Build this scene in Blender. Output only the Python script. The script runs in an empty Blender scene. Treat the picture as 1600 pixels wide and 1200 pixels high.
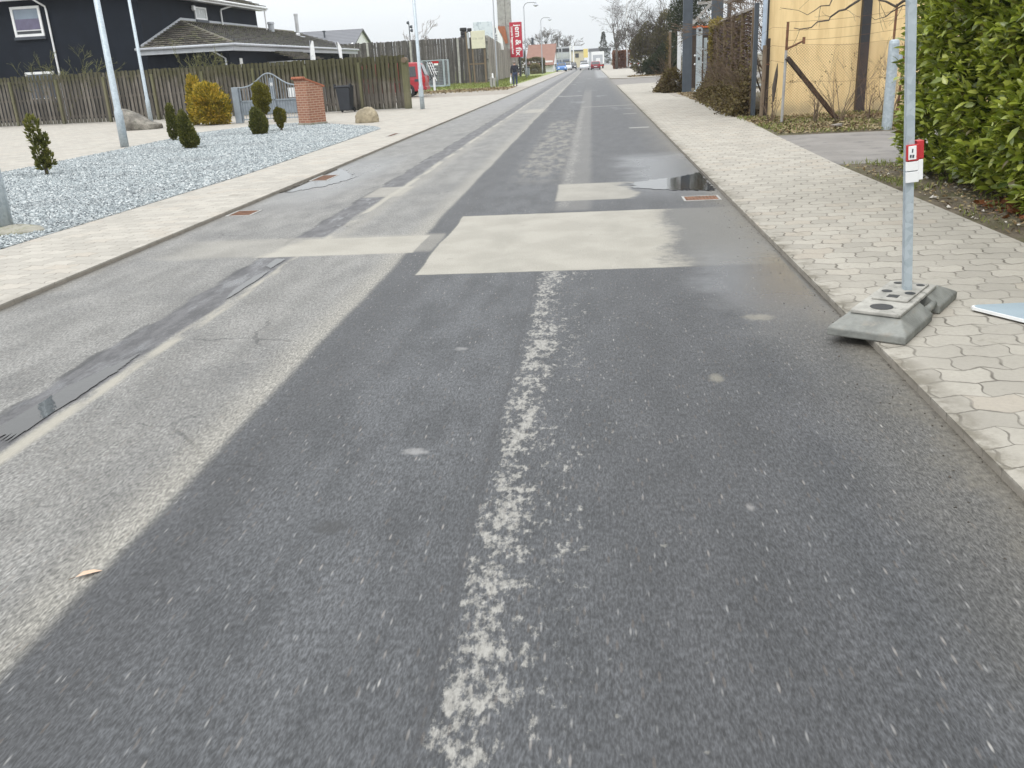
import bpy, math, random
import numpy as np
from mathutils import Vector, Matrix
R_ = math.radians
rng = np.random.default_rng(7); random.seed(7)
SC = bpy.context.scene
COL = SC.collection

# ---------------------------------------------------------------- camera, world, sun, exposure
cam_d = bpy.data.cameras.new('camera'); cam = bpy.data.objects.new('camera', cam_d); COL.objects.link(cam)
cam_d.sensor_fit = 'HORIZONTAL'; cam_d.sensor_width = 36; cam_d.lens = 31.0
cam_d.clip_start = .05; cam_d.clip_end = 6000
RM = Matrix(((0.99510943, 0.01844931, 0.09704045), (0.08487362, 0.34288943, -0.9355337), (-0.05053409, 0.93919458, 0.33964664)))
cam.matrix_world = Matrix.Translation((0, 0, 1.55)) @ RM.to_4x4()
SC.camera = cam
SC.render.resolution_x, SC.render.resolution_y = 1024, 768
SC.view_settings.view_transform = 'Standard'; SC.view_settings.look = 'None'
SC.view_settings.gamma = 1; SC.view_settings.exposure = .06; SC.view_settings.use_curve_mapping = False
SUN_EL, SUN_AZ = R_(52), R_(200)

world = bpy.data.worlds.new('World'); SC.world = world; world.use_nodes = True
wt = world.node_tree; wt.nodes.clear()
def wn(t): return wt.nodes.new(t)
out = wn('ShaderNodeOutputWorld'); bg = wn('ShaderNodeBackground'); wt.links.new(bg.outputs[0], out.inputs[0])
sky = wn('ShaderNodeTexSky'); sky.sky_type = 'NISHITA'; sky.sun_disc = False
sky.sun_elevation = SUN_EL; sky.sun_rotation = SUN_AZ; sky.dust_density = 4; sky.air_density = 1.5
hs = wn('ShaderNodeHueSaturation'); hs.inputs['Saturation'].default_value = .25; hs.inputs['Value'].default_value = .10
wt.links.new(sky.outputs[0], hs.inputs['Color'])
tc = wn('ShaderNodeTexCoord'); sp = wn('ShaderNodeSeparateXYZ'); wt.links.new(tc.outputs['Generated'], sp.inputs[0])
mr = wn('ShaderNodeMapRange'); mr.inputs['From Min'].default_value = 0; mr.inputs['From Max'].default_value = 1
wt.links.new(sp.outputs['Z'], mr.inputs[0])
ramp = wn('ShaderNodeValToRGB'); wt.links.new(mr.outputs[0], ramp.inputs[0])
e = ramp.color_ramp.elements; e[0].position = 0; e[0].color = (.86, .905, .935, 1); e[1].position = 1; e[1].color = (2.55, 2.6, 2.65, 1)
cn = wn('ShaderNodeTexNoise'); cn.inputs['Scale'].default_value = 2.2; cn.inputs['Detail'].default_value = 4
mp = wn('ShaderNodeMapping'); mp.inputs['Scale'].default_value = (1, 1, 5); wt.links.new(tc.outputs['Generated'], mp.inputs[0]); wt.links.new(mp.outputs[0], cn.inputs[0])
cr = wn('ShaderNodeMapRange'); cr.inputs['From Min'].default_value = .3; cr.inputs['From Max'].default_value = .7
cr.inputs['To Min'].default_value = .95; cr.inputs['To Max'].default_value = 1.05; wt.links.new(cn.outputs[0], cr.inputs[0])
ml = wn('ShaderNodeMix'); ml.data_type = 'RGBA'; ml.blend_type = 'MULTIPLY'; ml.inputs[0].default_value = 1
wt.links.new(ramp.outputs[0], ml.inputs[6]); wt.links.new(cr.outputs[0], ml.inputs[7])
mx = wn('ShaderNodeMix'); mx.data_type = 'RGBA'; mx.inputs[0].default_value = .07
wt.links.new(ml.outputs[2], mx.inputs[6]); wt.links.new(hs.outputs[0], mx.inputs[7]); wt.links.new(mx.outputs[2], bg.inputs[0])
bg.inputs[1].default_value = 1.0

sd = bpy.data.lights.new('sun', 'SUN'); sd.energy = 1.0; sd.angle = R_(14); sd.color = (1, .96, .9)
sun = bpy.data.objects.new('sun', sd); COL.objects.link(sun)
sun.rotation_euler = (math.pi/2 - SUN_EL, 0, math.pi - SUN_AZ)   # from behind and slightly left

# ---------------------------------------------------------------- helpers: objects
def tag(o, label=None, cat=None, group=None, kind=None):
    if label: o['label'] = label
    if cat: o['category'] = cat
    if group: o['group'] = group
    if kind: o['kind'] = kind
    return o
def thing(name, label, cat, loc=(0, 0, 0), rz=0, group=None):
    o = bpy.data.objects.new(name, None); COL.objects.link(o); o.empty_display_size = .2
    o.location = loc; o.rotation_euler = (0, 0, rz)
    return tag(o, label, cat, group)
def dup(o, parent=None):
    c = o.copy(); COL.objects.link(c)
    if parent: c.parent = parent
    for ch in list(o.children): dup(ch, c)
    return c
def arrmesh(name, V, F, m, parent=None, smooth=False):
    V = np.asarray(V, np.float32); F = np.asarray(F, np.int32)
    me = bpy.data.meshes.new(name); me.vertices.add(len(V)); me.vertices.foreach_set('co', V.ravel())
    k = F.shape[1]; me.loops.add(F.size); me.loops.foreach_set('vertex_index', F.ravel())
    me.polygons.add(len(F)); me.polygons.foreach_set('loop_start', np.arange(0, F.size, k, dtype=np.int32))
    me.polygons.foreach_set('loop_total', np.full(len(F), k, np.int32))
    me.polygons.foreach_set('use_smooth', np.full(len(F), smooth))
    me.update(); me.validate(); me.materials.append(m)
    o = bpy.data.objects.new(name, me); COL.objects.link(o)
    if parent: o.parent = parent
    return o
class MB:
    def __init__(s): s.v = []; s.f = []
    def add(s, vs, fs):
        n = len(s.v); s.v += [tuple(p) for p in vs]; s.f += [tuple(i + n for i in f) for f in fs]; return s
    def box(s, x0, x1, y0, y1, z0, z1):
        return s.add([(x0,y0,z0),(x1,y0,z0),(x1,y1,z0),(x0,y1,z0),(x0,y0,z1),(x1,y0,z1),(x1,y1,z1),(x0,y1,z1)],
                     [(0,3,2,1),(4,5,6,7),(0,1,5,4),(1,2,6,5),(2,3,7,6),(3,0,4,7)])
    def rbox(s, c, size, rot=(0,0,0)):
        from mathutils import Euler
        M = Euler(rot).to_matrix(); a, b, d = [q/2 for q in size]; c = Vector(c)
        P = [(-a,-b,-d),(a,-b,-d),(a,b,-d),(-a,b,-d),(-a,-b,d),(a,-b,d),(a,b,d),(-a,b,d)]
        return s.add([c + M @ Vector(p) for p in P], [(0,3,2,1),(4,5,6,7),(0,1,5,4),(1,2,6,5),(2,3,7,6),(3,0,4,7)])
    def beam(s, a, b, w, h=None):
        h = h or w; a = Vector(a); b = Vector(b); d = (b-a).normalized()
        u = d.cross(Vector((0,0,1)));  u = Vector((1,0,0)) if u.length < 1e-4 else u.normalized()
        t = u.cross(d); P = []
        for q in (a, b):
            for i, j in ((-1,-1),(1,-1),(1,1),(-1,1)): P.append(q + u*(i*w/2) + t*(j*h/2))
        return s.add(P, [(3,2,1,0),(4,5,6,7),(0,1,5,4),(1,2,6,5),(2,3,7,6),(3,0,4,7)])
    def tube(s, pts, rad, n=6, cap=True):
        pts = [Vector(p) for p in pts]
        if not hasattr(rad, '__len__'): rad = [rad]*len(pts)
        P = []; F = []; prev = None
        for i, p in enumerate(pts):
            d = (pts[min(i+1, len(pts)-1)] - pts[max(i-1, 0)])
            d = d.normalized() if d.length > 1e-9 else Vector((0,0,1))
            if prev is None:
                u = d.cross(Vector((0,0,1)));  u = d.cross(Vector((1,0,0))) if u.length < .05 else u
            else: u = prev - d*prev.dot(d)
            u.normalize(); prev = u; t = d.cross(u)
            for k in range(n):
                a = 2*math.pi*k/n; P.append(p + (u*math.cos(a) + t*math.sin(a))*rad[i])
        for i in range(len(pts)-1):
            for k in range(n):
                k2 = (k+1) % n; F.append((i*n+k, i*n+k2, (i+1)*n+k2, (i+1)*n+k))
        if cap: F.append(tuple(range(n-1, -1, -1))); F.append(tuple((len(pts)-1)*n + k for k in range(n)))
        return s.add(P, F)
    def lathe(s, prof, n=16, c=(0,0,0), axis='z'):
        P = []; F = []
        for r, z in prof:
            for k in range(n):
                a = 2*math.pi*k/n; q = (r*math.cos(a), r*math.sin(a), z)
                if axis == 'y': q = (q[0], q[2], q[1])
                if axis == 'x': q = (q[2], q[0], q[1])
                P.append((c[0]+q[0], c[1]+q[1], c[2]+q[2]))
        for i in range(len(prof)-1):
            for k in range(n):
                k2 = (k+1) % n; F.append((i*n+k, i*n+k2, (i+1)*n+k2, (i+1)*n+k))
        F.append(tuple(range(n-1, -1, -1))); F.append(tuple((len(prof)-1)*n+k for k in range(n)))
        return s.add(P, F)
    def prism(s, poly, z0, z1):
        n = len(poly); P = [(x, y, z0) for x, y in poly] + [(x, y, z1) for x, y in poly]
        F = [tuple(range(n-1, -1, -1)), tuple(range(n, 2*n))] + [(i, (i+1) % n, n+(i+1) % n, n+i) for i in range(n)]
        return s.add(P, F)
    def prism_y(s, poly, y0, y1):   # poly in (x,z)
        n = len(poly); P = [(x, y0, z) for x, z in poly] + [(x, y1, z) for x, z in poly]
        F = [tuple(range(n)), tuple(range(2*n-1, n-1, -1))] + [(i, n+i, n+(i+1) % n, (i+1) % n) for i in range(n)]
        return s.add(P, F)
    def prism_x(s, poly, x0, x1):   # poly in (y,z)
        n = len(poly); P = [(x0, y, z) for y, z in poly] + [(x1, y, z) for y, z in poly]
        F = [tuple(range(n)), tuple(range(2*n-1, n-1, -1))] + [(i, n+i, n+(i+1) % n, (i+1) % n) for i in range(n)]
        return s.add(P, F)
    def slab(s, quad, th):          # thin solid below a 3D polygon
        q = [Vector(p) for p in quad]; nrm = (q[1]-q[0]).cross(q[-1]-q[0]).normalized(); n = len(q)
        P = q + [p - nrm*th for p in q]
        return s.add(P, [tuple(range(n)), tuple(range(2*n-1, n-1, -1))] + [(i, n+i, n+(i+1) % n, (i+1) % n) for i in range(n)])
    def build(s, name, m, parent=None, smooth=False, bevel=0, seg=2, sub=0):
        me = bpy.data.meshes.new(name); me.from_pydata(s.v, [], s.f); me.update()
        import bmesh
        bm = bmesh.new(); bm.from_mesh(me); bmesh.ops.recalc_face_normals(bm, faces=bm.faces); bm.to_mesh(me); bm.free()
        me.materials.append(m)
        if smooth: me.polygons.foreach_set('use_smooth', [True]*len(me.polygons))
        o = bpy.data.objects.new(name, me); COL.objects.link(o)
        if parent: o.parent = parent
        if bevel:
            b = o.modifiers.new('bevel', 'BEVEL'); b.width = bevel; b.segments = seg; b.limit_method = 'ANGLE'; b.angle_limit = R_(40)
        if sub:
            b = o.modifiers.new('sub', 'SUBSURF'); b.levels = sub; b.render_levels = sub
        return o

# ---------------------------------------------------------------- helpers: materials
class N:
    def __init__(s, name):
        s.m = bpy.data.materials.new(name); s.m.use_nodes = True; s.t = s.m.node_tree
        s.b = s.t.nodes['Principled BSDF']; s._P = None
    def n(s, t): return s.t.nodes.new(t)
    def l(s, a, b):
        if hasattr(a, 'is_output'): s.t.links.new(a, b)
        else:
            try: b.default_value = a
            except Exception: b.default_value = (a, a, a, 1) if not hasattr(a, '__len__') else tuple(a)
    @property
    def P(s):
        if s._P is None: s._P = s.n('ShaderNodeTexCoord').outputs['Object']
        return s._P
    def xyz(s, v=None):
        q = s.n('ShaderNodeSeparateXYZ'); s.l(v or s.P, q.inputs[0]); return q.outputs
    def math(s, op, a, b=0, c=None, clamp=False):
        q = s.n('ShaderNodeMath'); q.operation = op; q.use_clamp = clamp; s.l(a, q.inputs[0]); s.l(b, q.inputs[1])
        if c is not None: s.l(c, q.inputs[2])
        return q.outputs[0]
    def mul(s, a, b): return s.math('MULTIPLY', a, b)
    def add(s, a, b): return s.math('ADD', a, b)
    def sub(s, a, b): return s.math('SUBTRACT', a, b)
    def maxi(s, a, b): return s.math('MAXIMUM', a, b)
    def inv(s, a): return s.math('SUBTRACT', 1.0, a)
    def comb(s, x, y, z=0):
        q = s.n('ShaderNodeCombineXYZ'); s.l(x, q.inputs[0]); s.l(y, q.inputs[1]); s.l(z, q.inputs[2]); return q.outputs[0]
    def add3(s, v, f, k):
        q = s.n('ShaderNodeVectorMath'); q.operation = 'ADD'; s.l(v, q.inputs[0]); o = s.mul(s.sub(f, .5), k); s.l(s.comb(o, s.mul(o, -.7), 0), q.inputs[1]); return q.outputs[0]
    def scale(s, v, sc):
        q = s.n('ShaderNodeMapping'); s.l(v, q.inputs[0]); q.inputs['Scale'].default_value = sc; return q.outputs[0]
    def noise(s, v, sc, det=3, rough=.55, dist=0):
        q = s.n('ShaderNodeTexNoise'); s.l(v, q.inputs['Vector']); q.inputs['Scale'].default_value = sc
        q.inputs['Detail'].default_value = det; q.inputs['Roughness'].default_value = rough; q.inputs['Distortion'].default_value = dist
        return q.outputs[0]
    def voro(s, v, sc, feat='F1', o='Distance', rand=1):
        q = s.n('ShaderNodeTexVoronoi'); q.feature = feat; s.l(v, q.inputs['Vector']); q.inputs['Scale'].default_value = sc
        q.inputs['Randomness'].default_value = rand; return q.outputs[o]
    def mr(s, v, a, b, lo=0., hi=1., smooth=True):
        q = s.n('ShaderNodeMapRange'); q.interpolation_type = 'SMOOTHSTEP' if smooth else 'LINEAR'
        s.l(v, q.inputs[0]); s.l(a, q.inputs[1]); s.l(b, q.inputs[2]); s.l(lo, q.inputs[3]); s.l(hi, q.inputs[4]); return q.outputs[0]
    def band(s, x, a, b, w): return s.mul(s.mr(x, a-w, a+w), s.mr(x, b-w, b+w, 1., 0.))
    def mix(s, f, a, b, mode='MIX'):
        q = s.n('ShaderNodeMix'); q.data_type = 'RGBA'; q.blend_type = mode; s.l(f, q.inputs[0])
        for v, i in ((a, 6), (b, 7)):
            if hasattr(v, 'is_output'): s.l(v, q.inputs[i])
            else: q.inputs[i].default_value = tuple(v) + (1,) if hasattr(v, '__len__') else (v, v, v, 1)
        return q.outputs[2]
    def ramp(s, f, stops):
        q = s.n('ShaderNodeValToRGB'); s.l(f, q.inputs[0]); el = q.color_ramp.elements
        while len(el) < len(stops): el.new(.5)
        for i, (p, c) in enumerate(stops): el[i].position = p; el[i].color = tuple(c) + (1,)
        return q.outputs[0]
    def island(s): return s.n('ShaderNodeNewGeometry').outputs['Random Per Island']
    def bump(s, h, strength=.3, dist=.01):
        q = s.n('ShaderNodeBump'); s.l(h, q.inputs['Height']); q.inputs['Strength'].default_value = strength; q.inputs['Distance'].default_value = dist
        s.l(q.outputs[0], s.b.inputs['Normal'])
    def done(s, color, rough=.6, metal=0, spec=.5):
        if hasattr(color, 'is_output'): s.l(color, s.b.inputs['Base Color'])
        else: s.b.inputs['Base Color'].default_value = tuple(color) + (1,)
        s.l(rough, s.b.inputs['Roughness']); s.b.inputs['Metallic'].default_value = metal
        s.b.inputs['Specular IOR Level'].default_value = spec
        return s.m
def mul3(c, k): return tuple(min(1, q*k) for q in c)
def mat(name, c, rough=.6, metal=0, var=.25, sc=4, fine=40, bump=.15, spec=.5, dirt=None, isl=0):
    s = N(name); a = s.noise(s.P, sc, 4); b = s.noise(s.P, fine, 2)
    col = s.mix(s.mr(a, .3, .7), mul3(c, 1-var), mul3(c, 1+var))
    col = s.mix(s.mul(s.mr(b, .35, .65), .5*var), col, mul3(c, 1-2*var))
    if dirt: col = s.mix(s.mr(s.noise(s.P, sc*1.7, 5, .65), .52, .72), col, dirt)
    if isl: col = s.mix(1, col, s.mix(s.island(), 1-isl, 1+isl*.6), 'MULTIPLY')
    if bump: s.bump(b, bump, .01)
    return s.done(col, s.add(s.mul(a, .15), rough-.07), metal, spec)

# --- the road: all its strips, patches and wet areas in one sheet
def road_material():
    s = N('road_asphalt'); P = s.P; x, y, z = s.xyz()
    wob = s.mul(s.sub(s.noise(P, 1.1, 3), .5), .22); wob2 = s.mul(s.sub(s.noise(P, 7, 3), .5), .06)
    xw = s.add(x, s.add(s.mul(wob, .35), wob2)); yw = s.add(y, s.add(s.mul(wob, .6), wob2))
    xs = s.add(x, s.mul(s.sub(s.noise(P, .5, 2), .5), .10)); xs = s.add(xs, s.mul(wob2, .35)); ys = s.add(y, s.mul(wob2, .7))
    st = s.scale(P, (1, .30, 1))                                # aggregate, stretched along the road to imitate motion blur
    g1 = s.noise(st, 75, 2, .6); g2 = s.noise(st, 150, 1, .5); big = s.noise(P, .8, 4, .6); mid = s.noise(s.scale(P, (1, .3, 1)), 5, 4, .6)
    left = s.mr(xs, -1.74, -1.66, 1., 0.)
    cr = s.mix(s.mr(mid, .3, .7), (.037, .039, .042), (.056, .058, .062))
    cl = s.mix(s.mr(mid, .3, .7), (.125, .122, .114), (.18, .176, .165))
    cl = s.mix(s.mul(s.mr(big, .45, .7), .55), cl, (.095, .094, .092))
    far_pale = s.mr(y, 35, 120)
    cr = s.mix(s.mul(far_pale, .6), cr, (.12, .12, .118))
    c = s.mix(left, cr, cl)
    lanes = s.maxi(s.mul(s.band(xw, .05, .85, .3), s.mr(y, 9, 5)), s.mul(s.band(xw, -1.66, -1.35, .12), .8))
    c = s.mix(s.mul(lanes, .35), c, (.033, .033, .035))
    c = s.mix(s.mul(s.mul(s.band(xw, -1.25, -.55, .2), s.mr(mid, .35, .6)), .30), c, (.085, .089, .095))
    ck = s.voro(s.add3(P, s.noise(P, 2.5, 4), .5), 1.15, 'DISTANCE_TO_EDGE'); ckm = s.mul(s.mr(ck, .004, .014, 1., 0.), s.mr(s.noise(P, .7, 3), .56, .64)); c = s.mix(s.mul(ckm, .6), c, (.022, .022, .022))
    # soft pale dust along the joint, on its left
    c = s.mix(s.mul(s.mul(s.mr(xs, -1.98, -1.72), left), .62), c, (.235, .222, .19))
    c = s.mix(s.mul(s.band(xs, -1.70, -1.665, .02), .35), c, (.03, .03, .03))
    # brownish band beside the right kerb
    c = s.mix(s.mul(s.mr(s.add(xw, s.mul(wob, 2)), .85, 1.45), .55), c, (.105, .098, .085))
    # darker scuffs
    c = s.mix(s.mul(s.mr(s.noise(s.scale(P, (1, .6, 1)), 1.3, 5, .6), .58, .75), .45), c, (.04, .04, .042))
    # aggregate contrast
    k = s.mr(g1, .3, .72, .60, 1.45, False); k2 = s.mr(g2, .35, .65, .78, 1.22, False); kk = s.mul(k, k2)
    c = s.mix(1, c, s.comb(kk, kk, kk), 'MULTIPLY')
    st = s.scale(P, (1, .2, 1)); vo = s.voro(st, 62, 'F1', 'Distance'); rc = s.n('ShaderNodeSeparateColor'); s.l(s.voro(st, 62, 'F1', 'Color'), rc.inputs[0])  # pale flecks stretched further, imitating motion streaks
    pick = s.mul(s.mr(rc.outputs[0], .80, .92), s.mr(vo, .06, .34, 1., 0.))
    c = s.mix(s.mul(pick, .45), c, (.32, .315, .305))
    vo3 = s.voro(st, 26, 'F1', 'Distance'); rc3 = s.n('ShaderNodeSeparateColor'); s.l(s.voro(st, 26, 'F1', 'Color'), rc3.inputs[0])
    c = s.mix(s.mul(s.mul(s.mr(rc3.outputs[1], .965, .975), s.mr(vo3, .04, .14, 1., 0.)), .5), c, (.5, .48, .45))
    rd = s.mul(s.mr(rc.outputs[2], .9, .94), s.mr(vo, .2, .36, 1., 0.)); c = s.mix(s.mul(rd, .15), c, (.2, .15, .11))
    # speckled dry line (old joint) right of the centre
    sp1 = s.noise(s.scale(P, (1, .6, 1)), 34, 3, .6); sp2 = s.noise(s.scale(P, (1, .6, 1)), 8, 4, .65)
    dens = s.mul(s.band(xw, -.44, -.06, .035), s.mr(x, -.46, 0.02, 1., .45, False))
    core = s.band(xw, -.385, -.30, .05)
    gx = s.math('DIVIDE', s.add(xw, .35), .085); gau = s.math('POWER', 2.718, s.mul(s.mul(gx, gx), -1.0)); blob = s.add(s.mul(s.noise(s.scale(P, (1, .55, 1)), 17, 5, .7), .62), s.mul(s.noise(s.scale(P, (1, .5, 1)), 48, 3, .6), .38))
    spm = s.mr(s.add(s.add(blob, s.mul(gau, .085)), s.add(s.mul(dens, .062), s.mul(s.sub(s.noise(s.scale(P, (1, .6, 1)), 2.3, 4, .6), .5), .22))), .58, .70)
    spm_ = s.mr(s.add(s.add(s.mul(sp1, .5), s.mul(sp2, .5)), s.add(s.add(s.mul(dens, .11), s.mul(core, .03)), s.mul(s.sub(s.noise(s.scale(P, (1, .7, 1)), 2.6, 3), .5), .22))), .585, .70)
    spm = s.mul(spm, s.maxi(s.mr(dens, 0, .3), s.mul(s.mr(y, 9, 7), .0)))
    near = s.mr(y, 7.1, 6.8); nearfar = s.maxi(near, s.mul(s.mr(y, 10, 10.3), s.mr(y, 30, 36, 1., 0.)))
    c = s.mix(s.mul(s.mul(spm, nearfar), .88), c, s.mix(s.mr(g1, .3, .7), (.20, .193, .175), (.31, .30, .275)))
    loose = s.mul(s.band(xw, -.2, .35, .2), s.mr(s.noise(P, 12, 3, .6), .66, .73)); c = s.mix(s.mul(s.mul(loose, near), .45), c, (.25, .24, .21))
    c = s.mix(s.mul(s.band(xs, -.475, -.455, .015), .5), c, (.03, .03, .032))
    # far: pale dusty swath between trench seams
    sw = s.mul(s.mul(s.band(xw, -1.15, -.45, .12), s.band(yw, 13, 26, 1.2)), s.mr(s.noise(s.scale(P, (1, .3, 1)), 6, 4, .65), .4, .62))
    c = s.mix(s.mul(sw, .7), c, (.19, .178, .15))
    sw = s.mul(s.band(xw, -.45, -.05, .06), s.mul(s.mr(y, 9.8, 10), s.mr(y, 45, 60, 1., 0.))); c = s.mix(s.mul(sw, .55), c, (.14, .135, .125))
    # old trench strip in the left lane: dark, damp
    xt = s.add(xs, s.add(s.mul(s.sub(s.noise(s.scale(P, (1, .5, 1)), 5, 4, .65), .5), .10), s.mul(s.sub(s.noise(P, 1.3, 2), .5), .10)))
    trn = s.mul(s.band(xt, -3.05, -2.75, .02), s.maxi(s.mr(ys, 7.75, 7.85, 1., 0.), s.mr(ys, 8.7, 8.8)))
    c = s.mix(s.mul(trn, .8), c, s.mix(s.mr(s.noise(s.scale(P, (1, .35, 1)), 9, 5, .7), .35, .65), (.026, .026, .031), (.085, .084, .09)))
    c = s.mix(s.mul(s.mul(s.band(xt, -3.08, -3.03, .012), s.mr(s.noise(P, 2, 3), .4, .6)), .75), c, (.022, .022, .024))
    dust = s.mul(s.band(xs, -2.73, -2.65, .025), s.mr(s.noise(s.scale(P, (1, .25, 1)), 4, 3), .38, .55)); c = s.mix(s.mul(dust, .8), c, (.31, .29, .24))
    c = s.mix(s.mul(s.band(xs, -2.66, -2.5, .08), s.mul(s.mr(y, 8, 9), .35)), c, (.24, .225, .19))
    far = s.mul(s.band(xw, -4.3, -3.3, .15), s.mr(y, 18, 45)); c = s.mix(s.mul(far, .5), c, (.19, .19, .195))
    c = s.mix(s.mul(s.mul(s.band(xw, -3.3, -2.7, .1), s.mr(y, 30, 60)), .6), c, (.075, .075, .08))
    # sand-dusted repair patches
    gr = s.mr(s.noise(P, 70, 4, .7), .3, .7, .82, 1.12, False)
    sand = s.mix(1, s.mix(s.mr(s.noise(P, 2.2, 4), .35, .65), (.262, .246, .208), (.308, .29, .248)), s.comb(gr, gr, gr), 'MULTIPLY')
    fade = s.mr(s.add(x, s.add(s.mul(s.sub(s.noise(P, 1.1, 2), .5), .7), s.mul(s.sub(s.noise(P, 12, 5, .7), .5), .35))), .55, .80, 1., 0.)
    sand = s.mix(s.mul(s.maxi(s.band(xw, -1.0, -.7, .12), s.band(xw, .1, .4, .12)), s.mr(s.noise(s.scale(P, (1, .4, 1)), 4, 4, .65), .35, .7, 0., .5)), sand, (.21, .198, .165))
    p1 = s.mul(s.mul(s.mr(xs, -1.465, -1.445), s.band(ys, 6.88, 9.75, .02)), fade)
    p2 = s.mul(s.band(ys, 7.80, 8.66, .03), s.mul(s.mr(xs, -1.66, -1.62, 1., 0.), s.mr(s.add(x, s.mul(wob, 3)), -3.25, -2.95)))
    p2b = s.mul(s.mul(s.band(yw, 7.85, 8.75, .09), s.mr(xw, -4.4, -3.7)), s.mul(s.mr(xw, -1.5, -1.45, 1., 0.), .45))
    p3 = s.mul(s.mul(s.band(ys, 10.62, 12.15, .05), s.mr(xs, -.5, -.46)), s.mr(s.add(x, s.mul(s.sub(s.noise(P, 1.7, 5), .5), 1.0)), .4, .55, 1., 0.))
    p4 = s.mul(s.mul(s.band(ys, 11.6, 12.6, .05), s.band(xs, -3.05, -2.55, .03)), .7)
    p5 = s.mul(s.mul(s.band(yw, 31, 33.5, .5), s.band(xw, -2.4, -1.7, .2)), .7)
    # grey damp surround of patch 1
    ed = s.mul(s.band(ys, 6.9, 9.75, .05), s.mr(xw, .4, .9)); c = s.mix(s.mul(ed, .6), c, (.15, .145, .13))
    sm = s.maxi(s.maxi(p1, p2), s.maxi(s.mul(p3, .8), s.maxi(p4, s.maxi(p2b, p5))))
    c = s.mix(sm, c, sand)
    c = s.mix(s.mul(s.mul(s.mr(s.noise(P, 9, 2), .70, .74), sm), .4), c, (.14, .13, .115))
    for bx0, bx1, by0, by1, am in ((.85, 1.32, 21.9, 22.2, .6), (-.4, 1.45, 33.1, 33.5, .35), (-1.6, -.5, 44.5, 45.3, .45), (.9, 1.3, 27.8, 28.1, .4), (.6, 1.4, 92, 94, .5)):
        c = s.mix(s.mul(s.mul(s.band(xw, bx0, bx1, .03), s.band(yw, by0, by1, .06)), am), c, (.33, .32, .29))
    # thin dark cut lines round the patches
    cut = s.maxi(s.mul(s.band(ys, 6.86, 6.885, .012), s.mr(x, -1.46, -1.44)), s.mul(s.band(xs, -1.475, -1.455, .01), s.band(y, 6.9, 9.75, .05)))
    c = s.mix(s.mul(cut, .7), c, (.06, .06, .058))
    # dirt grit at the right edge
    grit = s.mul(s.mr(x, 1.0, 1.45), s.mul(s.mr(s.noise(P, 26, 3, .7), .58, .66), s.band(y, 5, 11, 1))); c = s.mix(s.mul(grit, .75), c, (.035, .03, .026))
    edge = s.maxi(s.mr(xw, 1.42, 1.5), s.mr(xw, -4.42, -4.5)); c = s.mix(s.mul(edge, s.mul(s.mr(s.noise(P, 3, 4), .3, .65, .15, .8), s.mr(x, -4, 0, .55, 1.))), c, (.06, .055, .046))
    for cx, cy, rx, ry, col, am in ((-.79, 3.44, .075, .05, (.26, .255, .25), .65), (-.80, 4.89, .05, .05, (.26, .255, .25), .5), (-.975, 2.78, .08, .07, (.03, .03, .03), .75), (.535, 2.9, .02, .04, (.26, .25, .24), .6), (.6, 4.3, .05, .08, (.25, .23, .18), .5), (1.0, 5.4, .12, .1, (.25, .23, .18), .6)):
        q = s.add(s.math('POWER', s.math('DIVIDE', s.sub(xw, cx), rx), 2.), s.math('POWER', s.math('DIVIDE', s.sub(yw, cy), ry), 2.))
        c = s.mix(s.mul(s.mr(s.add(q, s.mul(s.noise(P, 25, 3), 1.2)), .5, 1.6, 1., 0.), am), c, col)
    kd = s.mul(s.maxi(s.mr(s.add(x, s.mul(s.sub(s.noise(P, 2.4, 5, .7), .5), .55)), 1.28, 1.5), s.mul(s.mr(s.add(x, s.mul(s.sub(s.noise(P, 2.4, 5, .7), .5), .5)), -4.34, -4.5), .6)), .6); c = s.mix(kd, c, s.mix(s.mr(s.noise(P, 30, 4, .7), .35, .65), (.075, .066, .05), (.165, .15, .12)))
    # wetness
    wn_ = s.noise(P, .9, 5, .62)
    wet = s.mul(s.mr(s.add(x, s.mul(s.sub(wn_, .5), 1.2)), .62, 1.05), s.band(s.add(y, s.mul(wob, 3)), 5.3, 7.6, .7))
    wet2 = s.mul(s.mr(s.add(x, s.mul(s.sub(wn_, .5), 1.0)), .1, .8), s.band(s.add(y, s.mul(wob, 3)), 11.0, 15.5, .7))
    wet3 = s.mul(s.band(s.add(x, s.mul(wob, 1.5)), -4.5, -3.5, .3), s.band(y, 11.5, 17, 1.5))
    wet4 = s.mul(s.mul(trn, s.mr(s.noise(s.scale(P, (1, .3, 1)), 5, 5, .65), .50, .66)), s.mr(y, 9, 16, 1., .3))
    wet5 = s.mul(s.band(xw, .4, 1.6, .3), s.mr(y, 80, 95))
    wet6 = s.mul(s.mr(s.noise(s.scale(P, (1, .2, 1)), .9, 4), .58, .72), s.mr(y, 14, 30))
    wet = s.maxi(s.maxi(wet, wet2), s.maxi(s.maxi(wet3, wet4), s.maxi(s.mul(wet5, .8), s.mul(wet6, .45))))
    wet = s.mul(wet, s.inv(s.mul(sm, .85)))
    c = s.mix(s.mul(wet, .3), c, (.05, .052, .058))
    hgt = s.add(s.mul(g1, .6), s.mul(g2, .4)); s.bump(s.mul(hgt, s.inv(s.mul(wet, .75))), .55, .006)
    rough = s.sub(.62, s.mul(wet, .36))
    return s.done(c, rough, 0, .5)

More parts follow.
